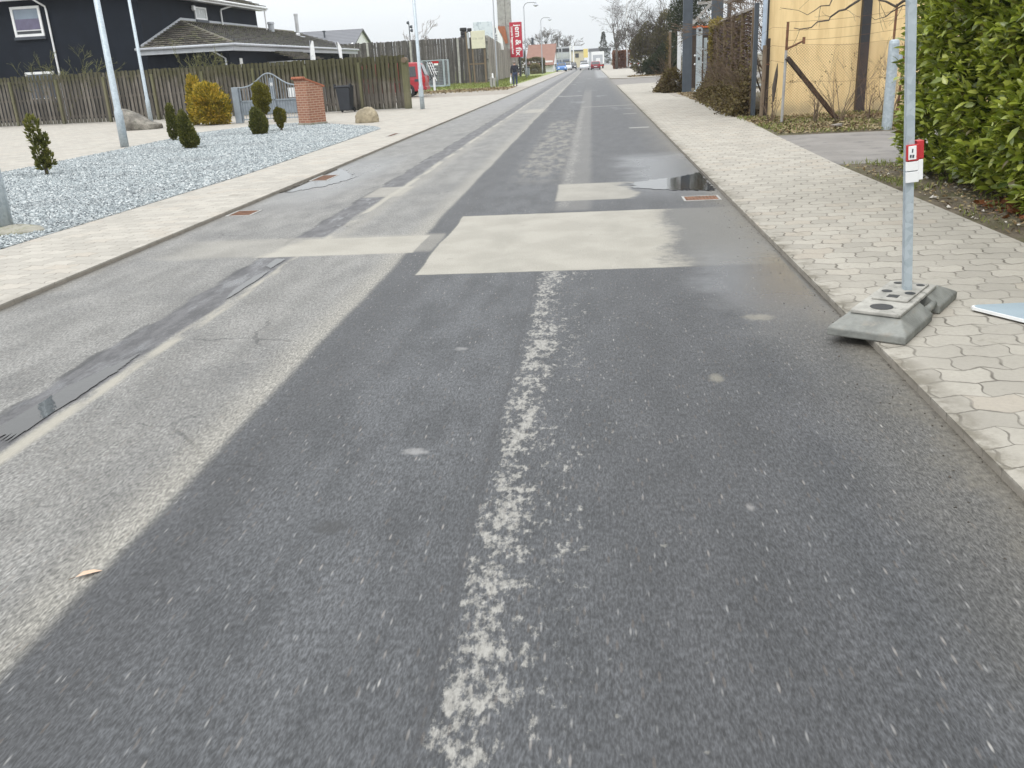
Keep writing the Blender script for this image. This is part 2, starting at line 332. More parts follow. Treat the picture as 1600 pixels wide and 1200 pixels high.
def paver_material(name, base, jw=.006, jcol=(.10, .09, .075), sx=.235, sy=.185, amp=.13, stain=.35):
    s = N(name); P = s.P; x, y, z = s.xyz(); TAU = 2*math.pi
    u0 = s.math('DIVIDE', x, sx); v0 = s.math('DIVIDE', y, sy)
    v = s.add(v0, s.mul(s.sub(s.math('PINGPONG', s.mul(u0, 2.), 1.), .5), amp*1.7)); row = s.math('FLOOR', v)
    u = s.add(s.add(u0, s.mul(s.math('SINE', s.mul(v0, TAU)), .06)), s.mul(s.math('FLOORED_MODULO', row, 2.), .5))
    v = s.add(v, s.mul(s.sub(s.noise(P, 9, 3), .5), .22))
    fu = s.math('FRACT', u); fv = s.math('FRACT', v)
    du = s.mul(s.math('MINIMUM', fu, s.inv(fu)), sx); dv = s.mul(s.math('MINIMUM', fv, s.inv(fv)), sy)
    d = s.math('MINIMUM', du, dv)
    wn = s.n('ShaderNodeTexWhiteNoise'); wn.noise_dimensions = '2D'; s.l(s.comb(s.math('FLOOR', u), row), wn.inputs['Vector'])
    rv = wn.outputs['Value']; jn = s.mr(s.noise(P, 5, 4, .65), .3, .7, .3, 1.7)
    j = s.mr(d, 0., s.mul(jw*1.6, jn), 1., 0.)
    c = s.mix(rv, mul3(base, .86), mul3(base, 1.12))
    c = s.mix(s.mr(wn.outputs['Value'], .8, 1), c, (base[0]*.99, base[1]*.95, base[2]*.92))
    c = s.mix(s.mul(s.mr(s.noise(P, 45, 3), .35, .7), .3), c, mul3(base, .72))
    st = s.mr(s.noise(P, .9, 5, .65), .48, .72); c = s.mix(s.mul(st, stain), c, mul3(base, .62))
    c = s.mix(s.mul(s.mr(s.noise(P, 3.5, 5, .65), .60, .75), .4), c, (.15, .14, .105)); c = s.mix(s.mul(s.mr(s.noise(P, 14, 4, .7), .62, .72), .3), c, (.16, .15, .12))
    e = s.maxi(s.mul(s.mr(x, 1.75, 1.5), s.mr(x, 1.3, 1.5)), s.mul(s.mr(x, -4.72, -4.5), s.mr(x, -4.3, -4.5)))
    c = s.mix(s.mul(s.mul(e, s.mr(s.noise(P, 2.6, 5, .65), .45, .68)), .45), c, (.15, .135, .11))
    c = s.mix(s.mul(j, s.mr(s.noise(P, 4, 3), .35, .65, .3, .95)), c, jcol)
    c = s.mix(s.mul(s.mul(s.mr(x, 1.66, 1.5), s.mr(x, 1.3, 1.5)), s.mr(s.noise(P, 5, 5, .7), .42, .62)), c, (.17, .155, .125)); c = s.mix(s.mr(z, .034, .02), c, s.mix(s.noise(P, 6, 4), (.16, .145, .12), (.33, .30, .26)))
    s.bump(s.add(s.inv(j), s.mul(s.noise(P, 70, 2), .25)), .6, .008)
    return s.done(c, .82, 0, .3)

def brick_material():
    s = N('red_brick'); x, y, z = s.xyz(); b = s.n('ShaderNodeTexBrick')
    s.l(s.comb(s.add(x, y), z), b.inputs['Vector']); b.inputs['Scale'].default_value = 1
    b.inputs['Brick Width'].default_value = .24; b.inputs['Row Height'].default_value = .075; b.inputs['Mortar Size'].default_value = .011
    b.inputs['Color1'].default_value = (.29, .12, .068, 1); b.inputs['Color2'].default_value = (.22, .08, .048, 1); b.inputs['Mortar'].default_value = (.42, .31, .23, 1)
    c = s.mix(s.mul(s.noise(s.P, 25, 3), .4), b.outputs[0], (.36, .2, .14)); s.bump(b.outputs['Fac'], -.4, .01)
    return s.done(c, .85)
def wood_material(name, a, b_, moss=None, mz=(1.6, 2.2), mamt=.8):
    s = N(name); x, y, z = s.xyz(); r = s.island()
    gv = s.comb(s.add(s.mul(x, 30), s.mul(r, 50)), s.mul(y, 30), s.mul(z, 1.5)); g = s.noise(gv, 1, 4, .65)
    c = s.mix(s.mr(g, .3, .7), a, b_); k = s.mr(r, 0, 1, .62, 1.3, False); c = s.mix(1, c, s.comb(k, k, k), 'MULTIPLY')
    c = s.mix(s.mul(s.mr(s.noise(s.P, 1.1, 4), .5, .7), .45), c, mul3(a, .6))
    if moss:
        f = s.mul(s.mr(s.add(s.add(z, s.mr(x, 16, 28, 0., .75, False)), s.mul(s.sub(s.noise(s.P, 2.2, 4), .5), 1.6)), mz[0], mz[1]), mamt); c = s.mix(f, c, moss)
        c = s.mix(s.mul(s.mr(z, .35, .0), .5), c, (.07, .075, .05))
    s.bump(g, .4, .004); return s.done(c, .85, 0, .25)
def roof_material():
    s = N('mossy_roof_tile'); P = s.P; x, y, z = s.xyz(); r = s.island()
    c = s.mix(r, (.055, .048, .042), (.17, .152, .13))
    m = s.mr(s.noise(P, 1.4, 5, .65), .42, .62); c = s.mix(s.mul(m, s.mul(r, .95)), c, (.105, .115, .045))
    c = s.mix(s.mr(s.noise(P, 9, 3), .55, .7), c, (.2, .19, .16)); s.bump(s.noise(P, 30, 3), .5, .01)
    return s.done(c, .9)
def leaf_material(name, cols, rough=.5, spec=.4, trans=.15):
    s = N(name); r = s.island(); n = s.noise(s.P, 2.2, 3)
    f = s.math('ADD', s.mul(r, .75), s.mul(s.mr(n, .3, .7), .25)); k = len(cols)
    c = s.ramp(f, [(i/(k-1), q) for i, q in enumerate(cols)]); s.done(c, rough, 0, spec)
    if trans:
        tr = s.n('ShaderNodeBsdfTranslucent'); s.l(s.mix(1, c, (1.3, 1.3, .6), 'MULTIPLY'), tr.inputs[0]); mxs = s.n('ShaderNodeMixShader')
        o = [q for q in s.t.nodes if q.type == 'OUTPUT_MATERIAL'][0]
        mxs.inputs[0].default_value = trans; s.l(s.b.outputs[0], mxs.inputs[1]); s.l(tr.outputs[0], mxs.inputs[2]); s.l(mxs.outputs[0], o.inputs[0])
    return s.m
def galv_material():
    s = N('galvanised_steel'); v = s.voro(s.P, 28, 'F1', 'Color'); q = s.n('ShaderNodeSeparateColor'); s.l(v, q.inputs[0])
    c = s.mix(q.outputs[0], (.36, .42, .46), (.47, .53, .57)); c = s.mix(s.mul(s.mr(s.noise(s.P, 3, 4), .5, .75), .4), c, (.27, .3, .32))
    return s.done(c, .45, .35)
def glass_material(name, c=(.12, .15, .2)):
    s = N(name); return s.done(s.mix(s.noise(s.P, 1.5, 2), mul3(c, .8), mul3(c, 1.2)), .06, 0, .8)

M = {}
M['road'] = road_material()
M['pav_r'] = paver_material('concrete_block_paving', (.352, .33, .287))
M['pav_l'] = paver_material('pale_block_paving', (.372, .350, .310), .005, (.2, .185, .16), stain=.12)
M['galv'] = galv_material(); M['brick'] = brick_material(); M['roof'] = roof_material()
M['white'] = mat('white_paint', (.78, .79, .79), .4, var=.05, bump=.02)
M['wall'] = mat('dark_blue_render', (.013, .017, .025), .85, var=.16, sc=1.2, fine=60, bump=.2, spec=.15)
M['ltgrey'] = mat('pale_grey_paint', (.42, .44, .47), .5, var=.08, bump=.03)
M['dkgrey'] = mat('dark_grey_steel', (.045, .055, .07), .45, var=.1, bump=.03)
M['pillar'] = mat('slate_grey_steel_paint', (.062, .078, .098), .45, var=.1, bump=.03)
M['gategrey'] = mat('grey_gate_paint', (.23, .265, .30), .5, .1, var=.12, bump=.04)
M['black'] = mat('black_plastic', (.02, .021, .024), .5, var=.15, bump=.04)
M['bin'] = mat('dark_bin_plastic', (.022, .026, .034), .45, var=.12, bump=.03)
M['rubber'] = mat('tyre_rubber', (.018, .018, .02), .75, var=.2)
M['granite'] = mat('grey_granite', (.19, .175, .15), .9, var=.45, sc=3, fine=22, bump=.9, dirt=(.075, .08, .06))
M['sandstone'] = mat('yellow_boulder_stone', (.30, .255, .175), .9, var=.22, sc=3, fine=40, bump=.5, dirt=(.2, .17, .12))
M['lampgrey'] = mat('weathered_lamp_steel', (.26, .275, .29), .55, .2, var=.1, bump=.03)
M['concrete'] = mat('grey_concrete', (.34, .335, .32), .85, var=.15, sc=2, bump=.25, dirt=(.17, .165, .15))
M['moss_concrete'] = mat('mossy_concrete', (.26, .25, .21), .9, var=.2, sc=6, bump=.4, dirt=(.13, .14, .05))
m_ = N('yellow_plaster'); q_ = m_.noise(m_.scale(m_.P, (3, 3, .35)), 1.6, 5, .65)
c_ = m_.mix(m_.mr(q_, .38, .64), (.81, .62, .335), (.70, .52, .27)); c_ = m_.mix(m_.mul(m_.mr(m_.noise(m_.P, 2.1, 5, .7), .56, .70), .5), c_, (.60, .46, .26)); c_ = m_.mix(m_.mul(m_.mr(m_.xyz()[2], .55, .05), m_.mr(m_.noise(m_.P, 3, 4), .3, .6)), c_, (.40, .33, .20))
m_.bump(m_.noise(m_.P, 60, 3), .25, .01); M['yellow'] = m_.done(c_, .85, 0, .2)
M['rust'] = mat('rusty_iron', (.16, .075, .04), .85, var=.35, sc=8, bump=.3)
M['fence'] = wood_material('weathered_fence_board', (.085, .075, .064), (.175, .158, .135), (.062, .06, .026), (1.35, 2.35), .85)
M['post'] = wood_material('pressure_treated_post', (.15, .14, .085), (.22, .205, .13), (.10, .105, .05), (1.0, 2.2), .6)
M['tallfence'] = wood_material('grey_weathered_board', (.07, .065, .064), (.135, .124, .118))
M['palefence'] = wood_material('pale_weathered_board', (.25, .225, .20), (.34, .31, .28))
M['timber'] = wood_material('old_timber', (.13, .095, .065), (.2, .155, .11))
M['dtimber'] = wood_material('dark_old_timber', (.035, .026, .02), (.075, .055, .042))
M['glass'] = glass_material('window_glass'); M['glass2'] = glass_material('dark_car_glass', (.03, .035, .04))
M['frost'] = mat('pale_blind_behind_glass', (.45, .47, .47), .25, var=.08, bump=0)
M['blind'] = glass_material('window_glass_sky_tint', (.20, .25, .31))  # pale blue put into the glass colour for the sky reflected above the blind
M['red'] = mat('red_car_paint', (.36, .028, .04), .3, var=.06, bump=0)
M['chrome'] = mat('brushed_alloy', (.55, .56, .57), .35, .6, var=.08, bump=0)
M['lamp_red'] = mat('red_lamp_lens', (.42, .015, .015), .25, var=.05, bump=0)
M['laurel'] = leaf_material('laurel_leaf', [(.13, .09, .025), (.085, .12, .016), (.16, .205, .024), (.25, .30, .04), (.36, .40, .075), (.47, .50, .15)], .32, .55, .22)
M['laurel_in'] = leaf_material('inner_laurel_leaf', [(.04, .065, .012), (.07, .11, .018), (.11, .15, .025)], .5, .3)
M['thuja'] = leaf_material('dark_thuja_leaf', [(.04, .046, .014), (.08, .09, .022), (.13, .135, .034), (.18, .165, .05)], .65, .2)
M['gold'] = leaf_material('golden_thuja_leaf', [(.09, .095, .014), (.22, .19, .026), (.42, .31, .04), (.62, .40, .06)], .65, .2)
M['topi'] = leaf_material('olive_thuja_leaf', [(.07, .07, .016), (.15, .14, .026), (.27, .235, .045)], .65, .2)
M['ivy'] = leaf_material('dry_ivy_leaf', [(.045, .032, .018), (.085, .062, .03), (.13, .10, .045), (.16, .145, .06)], .7, .2)
M['ivygold'] = leaf_material('yellow_ivy_leaf', [(.16, .12, .03), (.26, .21, .05), (.30, .26, .07)], .7, .2)
M['beech'] = leaf_material('copper_beech_leaf', [(.10, .035, .018), (.17, .065, .03), (.22, .095, .045)], .7, .2)
M['dkgreen'] = leaf_material('dark_evergreen_leaf', [(.018, .026, .014), (.032, .044, .02), (.055, .065, .03)], .7, .2)
M['brownbush'] = leaf_material('winter_bush_twig', [(.075, .066, .04), (.125, .112, .06), (.18, .16, .085)], .8, .15)
M['litter'] = leaf_material('fallen_leaf', [(.10, .06, .03), (.17, .12, .06), (.26, .21, .12), (.34, .29, .18)], .8, .2, 0)
M['grassbl'] = leaf_material('grass_blade', [(.09, .11, .03), (.16, .19, .05), (.25, .26, .10)], .7, .2)
M['bark'] = mat('dark_bark', (.075, .062, .05), .9, var=.3, sc=6, bump=.4)
M['twig'] = mat('dry_twig', (.14, .10, .07), .9, var=.3, sc=6, bump=.2)
M['mosstwig'] = mat('mossy_twig', (.13, .13, .05), .9, var=.35, sc=5, bump=.2)
def gravel_material():
    s = N('blue_grey_crushed_stone'); r = s.island(); c = s.ramp(r, [(0, (.12, .135, .145)), (.3, (.25, .28, .29)), (.7, (.36, .395, .405)), (1, (.56, .58, .575))])
    c = s.mix(s.mul(s.mr(s.noise(s.P, .8, 4), .5, .7), .35), c, (.17, .18, .185)); return s.done(c, .85)
M['gravel'] = gravel_material()
def gravel_bed_material():
    s = N('gravel_bed'); v = s.voro(s.P, 30, 'F1', 'Color'); q = s.n('ShaderNodeSeparateColor'); s.l(v, q.inputs[0])
    c = s.mix(q.outputs[0], (.14, .155, .165), (.36, .385, .39)); s.bump(s.voro(s.P, 30), .8, .02); return s.done(c, .9)
def dirt_material(name, a, b_, g, gamt):
    s = N(name); P = s.P; c = s.mix(s.mr(s.noise(P, 2.5, 5, .65), .35, .65), a, b_)
    c = s.mix(s.mul(s.mr(s.noise(P, 1.3, 5, .7), .42, .62), gamt), c, g); c = s.mix(s.mul(s.mr(s.noise(P, 40, 3, .7), .5, .7), .5), c, mul3(a, .5))
    s.bump(s.noise(P, 25, 4, .7), .8, .03); return s.done(c, .95, 0, .2)
M['dirt'] = dirt_material('verge_soil', (.10, .08, .06), (.165, .14, .105), (.085, .09, .035), .55)
M['lawn'] = dirt_material('lawn', (.19, .23, .08), (.26, .30, .11), (.28, .28, .15), .4)
M['land'] = dirt_material('rough_ground', (.14, .13, .10), (.2, .19, .15), (.12, .14, .06), .5)
M['forecourt'] = mat('pale_forecourt_surface', (.27, .245, .21), .88, var=.16, sc=1.2, fine=35, bump=.25, dirt=(.19, .17, .145))
M['driveway'] = mat('worn_asphalt', (.19, .178, .165), .85, var=.14, sc=1.5, fine=90, bump=.35, dirt=(.11, .105, .10))
def water_material():
    s = N('puddle_water'); s.bump(s.noise(s.P, 14, 3), .05, .01); return s.done((.018, .017, .015), .02, 0, .6)
M['water'] = water_material()

def ground_z(x, y): return 0.0

# ---------------------------------------------------------------- setting: ground, road, pavements
def structure(mb, name, m): return tag(mb.build(name, m), kind='structure')
structure(MB().box(-2500, 2500, -60, 4000, -.5, -.06), 'ground', M['land'])
structure(MB().box(-4.52, 1.52, -12, 520, -.055, 0), 'road', M['road'])
structure(MB().box(1.52, 60, 60.2, 79.5, -.055, -.003), 'side_road', M['driveway'])
PZ = .04
arc = [(3.4 - 1.9*math.cos(a), 58.2 + 1.9*math.sin(a)) for a in np.linspace(0, math.pi/2, 8)]
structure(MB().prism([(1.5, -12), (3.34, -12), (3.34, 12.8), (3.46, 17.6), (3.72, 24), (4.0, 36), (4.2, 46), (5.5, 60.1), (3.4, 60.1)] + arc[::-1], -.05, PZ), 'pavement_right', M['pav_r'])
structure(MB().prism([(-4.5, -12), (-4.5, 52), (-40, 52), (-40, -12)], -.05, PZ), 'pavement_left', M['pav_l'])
structure(MB().prism([(-4.5, 52.0), (-4.5, 68), (-40, 68), (-40, 52.0)], -.05, PZ - .004), 'forecourt', M['forecourt'])
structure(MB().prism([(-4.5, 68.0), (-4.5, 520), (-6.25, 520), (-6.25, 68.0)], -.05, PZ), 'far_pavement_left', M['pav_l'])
structure(MB().box(-60, -6.25, 68.002, 520, -.05, PZ - .01), 'lawn', M['lawn'])
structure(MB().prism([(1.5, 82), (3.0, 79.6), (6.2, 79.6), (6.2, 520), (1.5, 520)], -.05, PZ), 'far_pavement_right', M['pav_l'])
structure(MB().box(6.2, 70, 79.6, 520, -.05, PZ - .012), 'far_verge', M['dirt'])
structure(MB().prism([(3.34, -12), (30, -12), (30, 12.8), (3.34, 12.8)], -.05, PZ - .008), 'verge', M['dirt'])
structure(MB().prism([(3.34, 12.8), (30, 12.8), (30, 17.7), (3.46, 17.7)], -.05, PZ - .004), 'driveway', M['driveway'])
structure(MB().prism([(3.46, 17.7), (30, 17.7), (30, 60), (5.5, 60), (4.2, 46), (4.0, 36), (3.72, 24)], -.05, PZ - .008), 'fence_verge', M['dirt'])
structure(MB().prism([(3.3, 37.2), (4.3, 37.2), (9, 38), (9, 41.2), (4.3, 41.0), (3.3, 41.6)], PZ - .02, PZ + .006), 'gate_apron', M['forecourt'])
BED = [(-6.15, 5), (-6.05, 9.2), (-5.85, 15), (-6.0, 25.6), (-6.4, 26.7), (-8.2, 28.9), (-9.9, 31.2), (-11.4, 30.3), (-12.35, 27.8), (-11.9, 22), (-11.8, 17), (-11.8, 5)]
structure(MB().prism(BED, PZ - .02, PZ + .006), 'gravel_bed', gravel_bed_material())
def inpoly(P, poly):
    x, y = P[:, 0], P[:, 1]; c = np.zeros(len(P), bool); n = len(poly)
    for i in range(n):
        x1, y1 = poly[i]; x2, y2 = poly[(i+1) % n]
        t = ((y1 > y) != (y2 > y)) & (x < (x2-x1)*(y-y1)/((y2-y1) + 1e-12) + x1); c ^= t
    return c
def stones(name, Pxy, z, r0, r1, m, label, cat):
    n = len(Pxy); base = np.array([(1,0,0),(0,1,0),(-1,0,0),(0,-1,0),(0,0,1),(0,0,-1)], float)
    T = np.array([(0,1,4),(1,2,4),(2,3,4),(3,0,4),(1,0,5),(2,1,5),(3,2,5),(0,3,5)])
    r = rng.uniform(r0, r1, (n, 1, 1)); a = rng.uniform(0, 6.28, n); sq = rng.uniform(.6, 1.3, (n, 1, 3)); V = base[None]*r*sq + rng.normal(0, .2, (n, 6, 3))*r
    ca, sa = np.cos(a)[:, None], np.sin(a)[:, None]; X = V[..., 0]*ca - V[..., 1]*sa; Y = V[..., 0]*sa + V[..., 1]*ca
    V = np.stack([X + Pxy[:, :1], Y + Pxy[:, 1:2], V[..., 2]*.75 + z + r[..., 0]*.3], -1)
    F = (T[None] + (np.arange(n)*6)[:, None, None]).reshape(-1, 3)
    o = arrmesh(name, V.reshape(-1, 3), F, m); return tag(o, label, cat, kind='stuff')
P = np.stack([rng.uniform(-12.4, -5.8, 150000), rng.uniform(5, 31.3, 150000)], 1); P = P[inpoly(P, BED)]
stones('gravel', P, PZ + .006, .010, .024, M['gravel'], 'blue grey crushed stone covering the planting bed', 'gravel')

# puddles (irregular thin sheets of water)
def puddle(cx, cy, pts, label):
    n = 90; poly = []; L = len(pts)
    for i in range(n):
        t = i/n*L; k = int(t); a, b = Vector(pts[k] + (0,)), Vector(pts[(k+1) % L] + (0,)); q = a.lerp(b, t-k)
        d = Vector((q.x-cx, q.y-cy, 0)); q += d*random.uniform(-.13, .08); poly.append((q.x, q.y))
    mb = MB(); mb.add([(cx, cy, .005)] + [(x, y, .005) for x, y in poly], [(0, i+1, (i+1) % n + 1) for i in range(n)])
    return tag(mb.build('puddle', M['water']), kind='structure')
puddle(1.1, 11.6, [(1.48, 10.95), (1.49, 11.8), (1.49, 12.9), (1.2, 12.5), (.85, 12.3), (.45, 11.95), (.5, 11.5), (.9, 11.2), (1.15, 11.05)], '')
puddle(-4.2, 13.6, [(-4.47, 12.4), (-4.48, 13.5), (-4.48, 15.4), (-4.2, 15.2), (-3.95, 14.6), (-3.75, 13.9), (-3.95, 13.1), (-4.25, 12.6)], '')

puddle(-2.8, 6.7, [(-2.77, 6.2), (-2.76, 6.9), (-2.78, 7.25), (-2.84, 7.0), (-2.83, 6.5)], '')
puddle(-2.84, 7.5, [(-2.8, 7.3), (-2.79, 7.7), (-2.9, 7.72), (-2.88, 7.4)], '')
puddle(-2.85, 4.3, [(-2.76, 3.6), (-2.76, 4.6), (-2.8, 4.95), (-2.92, 4.4), (-2.95, 3.7)], '')

# ---------------------------------------------------------------- foliage / branch helpers
def unit(v): return v/np.maximum(np.linalg.norm(v, axis=-1, keepdims=True), 1e-9)
def leaf_mesh(name, P, D, L, W, m, parent=None, broad=False, fold=.25, roll=None, smooth=False):
    n = len(P); D = unit(D); up = np.tile([0, 0, 1.], (n, 1)) + rng.normal(0, .35, (n, 3))
    S = unit(np.cross(D, up)); U = np.cross(S, D); L = np.broadcast_to(L, n)[:, None]; W = np.broadcast_to(W, n)[:, None]/2
    if roll is not None:
        a = roll[:, None]; S, U = S*np.cos(a) + U*np.sin(a), U*np.cos(a) - S*np.sin(a)
    if broad:
        rows = [P, P + D*L*.35 - S*W + U*W*fold, P + D*L*.38, P + D*L*.35 + S*W + U*W*fold,
                P + D*L*.72 - S*W*.8 + U*W*fold*.6 - U*L*.05, P + D*L*.74 - U*L*.06, P + D*L*.72 + S*W*.8 + U*W*fold*.6 - U*L*.05, P + D*L - U*L*.14]
        T = np.array([(0,2,1),(0,3,2),(1,2,5),(1,5,4),(2,3,6),(2,6,5),(4,5,7),(5,6,7)])
    else:
        rows = [P, P + D*L*.45 - S*W + U*W*fold, P + D*L, P + D*L*.45 + S*W + U*W*fold]; T = np.array([(0,2,1),(0,3,2)])
    V = np.stack(rows, 1); k = V.shape[1]
    F = (T[None] + (np.arange(n)*k)[:, None, None]).reshape(-1, 3)
    return arrmesh(name, V.reshape(-1, 3), F, m, parent, smooth)
def ell_points(n, c, r, shell=.55, gap=.0):
    d = unit(rng.normal(0, 1, (n, 3))); t = rng.uniform(shell, 1, n)**.6
    return np.array(c) + d*np.array(r)*t[:, None], d
def branch(mb, p, d, L, r, depth, spread=.6, n=4, seg=4, droop=0, kids=(2, 4), shrink=.68, tips=None, rmin=.004):
    pts = [p]; rad = [r]; q = Vector(p); d = Vector(d).normalized()
    for i in range(seg):
        d = (d + Vector((random.gauss(0, .13), random.gauss(0, .13), random.gauss(0, .1) - droop))).normalized()
        q = q + d*(L/seg); pts.append(q.copy()); rad.append(max(rmin, r*(1 - .55*(i+1)/seg)))
    mb.tube(pts, rad, n if depth > 1 else 3, cap=False)
    if tips is not None and depth <= 1: tips += [tuple(v) for v in pts[1:]]
    if depth <= 0: return
    for k in range(random.randint(*kids)):
        t = random.uniform(.35, 1); i = min(seg, max(1, int(t*seg + .5))); u = Vector((random.gauss(0, 1), random.gauss(0, 1), random.gauss(0, .7))).normalized()
        nd = (d + u*spread).normalized(); branch(mb, pts[i], nd, L*shrink*random.uniform(.75, 1.1), max(rmin, rad[i]*.6), depth-1, spread, n, seg, droop, kids, shrink, tips, rmin)
def bare_shrub(name, label, cat, loc, h, stems=6, depth=3, spread=.5, m='twig', lean=.35, r=.012, leaves=0, group=None, kids=(2, 4)):
    t = thing(name, label, cat, loc, 0, group); mb = MB(); tips = []
    for k in range(stems):
        a = random.uniform(0, 6.28); d = (math.cos(a)*lean, math.sin(a)*lean, 1)
        branch(mb, (math.cos(a)*.05, math.sin(a)*.05, 0), d, h*random.uniform(.4, .65), r, depth, spread, 4, 4, 0, kids, .62, tips, r*.22)
    mb.build('branches', M[m], t)
    if leaves and tips:
        tp = np.array(tips)[rng.integers(0, len(tips), leaves)] + rng.normal(0, .03, (leaves, 3)); leaf_mesh('leaves', tp, rng.normal(0, 1, (leaves, 3)), .05, .03, M['ivy'], t)
    return t

# ================================================================ LEFT SIDE
# ---------------------------------------------------------------- dark rendered house
hs_ = thing('house', 'dark blue rendered house with white windows behind the board fence', 'house', (-22.49, 46, 0))
def rel(mb, name, m, parent=hs_, off=(22.49, -46, 0), **k):
    mb.v = [(a+off[0], b+off[1], c+off[2]) for a, b, c in mb.v]; return mb.build(name, m, parent, **k)
w = MB().box(-42, -22.49, 46, 62.7, 0, 5.95); rel(w, 'wall', M['wall'])
rel(MB().box(-22.48, -18.2, 46.02, 69.7, 0, 3.12), 'annexe_wall', M['wall'])
def tile_slope(mb, a, b, c, d, rows, n=0):
    """courses of overlapping tiles from eave a-b up to ridge d-c"""
    a, b, c, d = map(Vector, (a, b, c, d)); nrm = (b-a).cross(d-a).normalized();  nrm = nrm if nrm.z > 0 else -nrm
    for i in range(rows):
        t0, t1 = i/rows, (i+1.25)/rows; t1 = min(t1, 1)
        l0, r0, l1, r1 = a.lerp(d, t0), b.lerp(c, t0), a.lerp(d, t1), b.lerp(c, t1)
        W = (r0-l0).length; k = max(1, int(W/.30)); off = .5*(i % 2)/k
        for j in range(k):
            u0, u1 = max(0, j/k + .004), (j+1)/k - .004
            q = [l0.lerp(r0, u0) + nrm*.11, l0.lerp(r0, u1) + nrm*.11, l1.lerp(r1, u1) + nrm*.012, l1.lerp(r1, u0) + nrm*.012]
            mb.slab(q, .045)
# upper hipped roof with eaves 0.5 m out
mb = MB(); E1 = 6.05; e0, e1, f0, f1 = -42.5, -21.95, 45.5, 63.3
rA, rB = (-34, 54.4, 9.4), (-30.5, 54.4, 9.4)
tile_slope(mb, (e1, f0, E1), (e1, f1, E1), rB, rB, 26); tile_slope(mb, (e0, f0, E1), (e1, f0, E1), rB, rA, 26)
mb.add([(e0, f0, E1-.06), (e1, f0, E1-.06), (e1, f1, E1-.06), (e0, f1, E1-.06), rA, rB], [(0, 1, 2, 3), (0, 4, 3), (2, 3, 4, 5), (0, 1, 5, 4), (1, 2, 5)])
roof = rel(mb, 'roof', M['roof'])
mb = MB().box(e0, e1, f0-.03, f0+.02, E1-.22, E1-.03).box(e1-.02, e1+.03, f0-.03, f1, E1-.22, E1-.03).box(e0, e1, f0, 46, E1-.2, E1-.17).box(-22.49, e1-.02, 46, f1, E1-.2, E1-.17)
rel(mb, 'fascia', M['white'])
mb = MB().tube([(e0, f0-.09, E1-.06), (e1+.08, f0-.09, E1-.06)], .065, 8).tube([(e1+.09, f0-.09, E1-.06), (e1+.09, f1, E1-.06)], .065, 8)
rel(mb, 'gutter', M['white'], smooth=True)
rel(MB().tube([(-27.62, 45.42, 5.95), (-27.6, 45.42, 5.85), (-27.28, 45.9, 5.5), (-27.27, 45.92, 5.3), (-27.27, 45.92, .1)], .05, 8), 'downpipe', M['white'])
rel(MB().tube([(-21.9, 57.9, 6.0), (-21.9, 57.9, 5.95), (-22.36, 56.4, 5.62), (-22.38, 56.35, 5.5), (-22.38, 56.35, 4.65)], .05, 8), 'downpipe', M['white'])
rel(MB().tube([(-21.9, 62.9, 6.0), (-21.95, 62.9, 5.8), (-21.95, 62.9, 4.6)], .045, 8), 'downpipe', M['white'])
def win(x0, x1, z0, z1, y, fr=.12, pane='blind', axis='y', glazing=True):
    mb = MB(); d = .07
    def bx(a0, a1, b0, b1, p0, p1):
        mb.box(a0, a1, p0, p1, b0, b1) if axis == 'y' else mb.box(-p1, -p0, a0, a1, b0, b1)
    bx(x0, x1, z0, z0+fr, y-d, y); bx(x0, x1, z1-fr, z1, y-d, y); bx(x0, x0+fr, z0+fr, z1-fr, y-d, y); bx(x1-fr, x1, z0+fr, z1-fr, y-d, y)
    f = rel(mb, 'window', M['white'])
    mb = MB(); bx(x0+fr, x1-fr, z0+fr, z1-fr, y-.02, y-.005); rel(mb, 'pane', M[pane], f)
    mb = MB(); bx(x0-.05, x1+.05, z0-.14, z0-.004, y-.13, y); rel(mb, 'sill', M['dkgrey'], f)
    return f
f = win(-29.2, -27.63, 4.15, 5.57, 46)
rel(MB().box(-29.06, -27.77, 45.95, 45.975, 4.42, 4.46), 'blind_rail', M['white'], f); rel(MB().box(-29.06, -27.77, 45.955, 45.975, 4.465, 4.98), 'blind', mat('mauve_blind', (.13, .12, .19), .5, var=.1, bump=0), f); rel(MB().box(-29.06, -27.77, 45.955, 45.975, 4.28, 4.415), 'dark_pane', M['glass2'], f)
win(-29.15, -27.58, 1.05, 2.46, 46, pane='glass')
win(52.7, 54.3, 4.92, 5.6, 22.49, .09, 'frost', 'x'); 
rel(MB().box(-22.42, -22.28, 52.25, 52.5, 5.35, 5.62).box(-22.485, -22.42, 52.33, 52.42, 5.42, 5.5), 'wall_lamp', M['white'], bevel=.02)
# mossy lean-to roof with a hipped end, round the corner of the house
mb = MB(); L0 = 3.24; y0, y1 = 45.45, 70.2; xo = -17.67; xi = -22.47; ap = (xi, 50.6, 4.72); fa = (xi, 66.0, 4.72)
tile_slope(mb, (xi, y0, L0), (xo, y0, L0), ap, ap, 13)
tile_slope(mb, (xo, y0, L0), (xo, y1, L0), (xi, y1, 4.72), ap, 13)
rel(mb, 'annexe_roof', M['roof'])
rel(MB().add([(xi, y0, L0), (xo, y0, L0), (xo, y1, L0), (xi, y1, L0), ap, (xi, y1, 4.72)], [(3, 2, 1, 0), (0, 1, 4), (1, 2, 5, 4), (2, 3, 5)]), 'roof_boarding', M['dkgrey'])
rel(MB().tube([ap, (xo, y0, L0+.04)], .09, 6).tube([ap, (xi, y1, 4.75)], .09, 6), 'ridge_tiles', M['roof'])
rel(MB().beam((xi+.02, y0+.1, L0+.09), (xi+.02, 50.6, 4.80), .05, .20).beam((xi+.02, 50.6, 4.84), (xi+.02, 62.6, 4.84), .04, .16), 'flashing', M['ltgrey'])
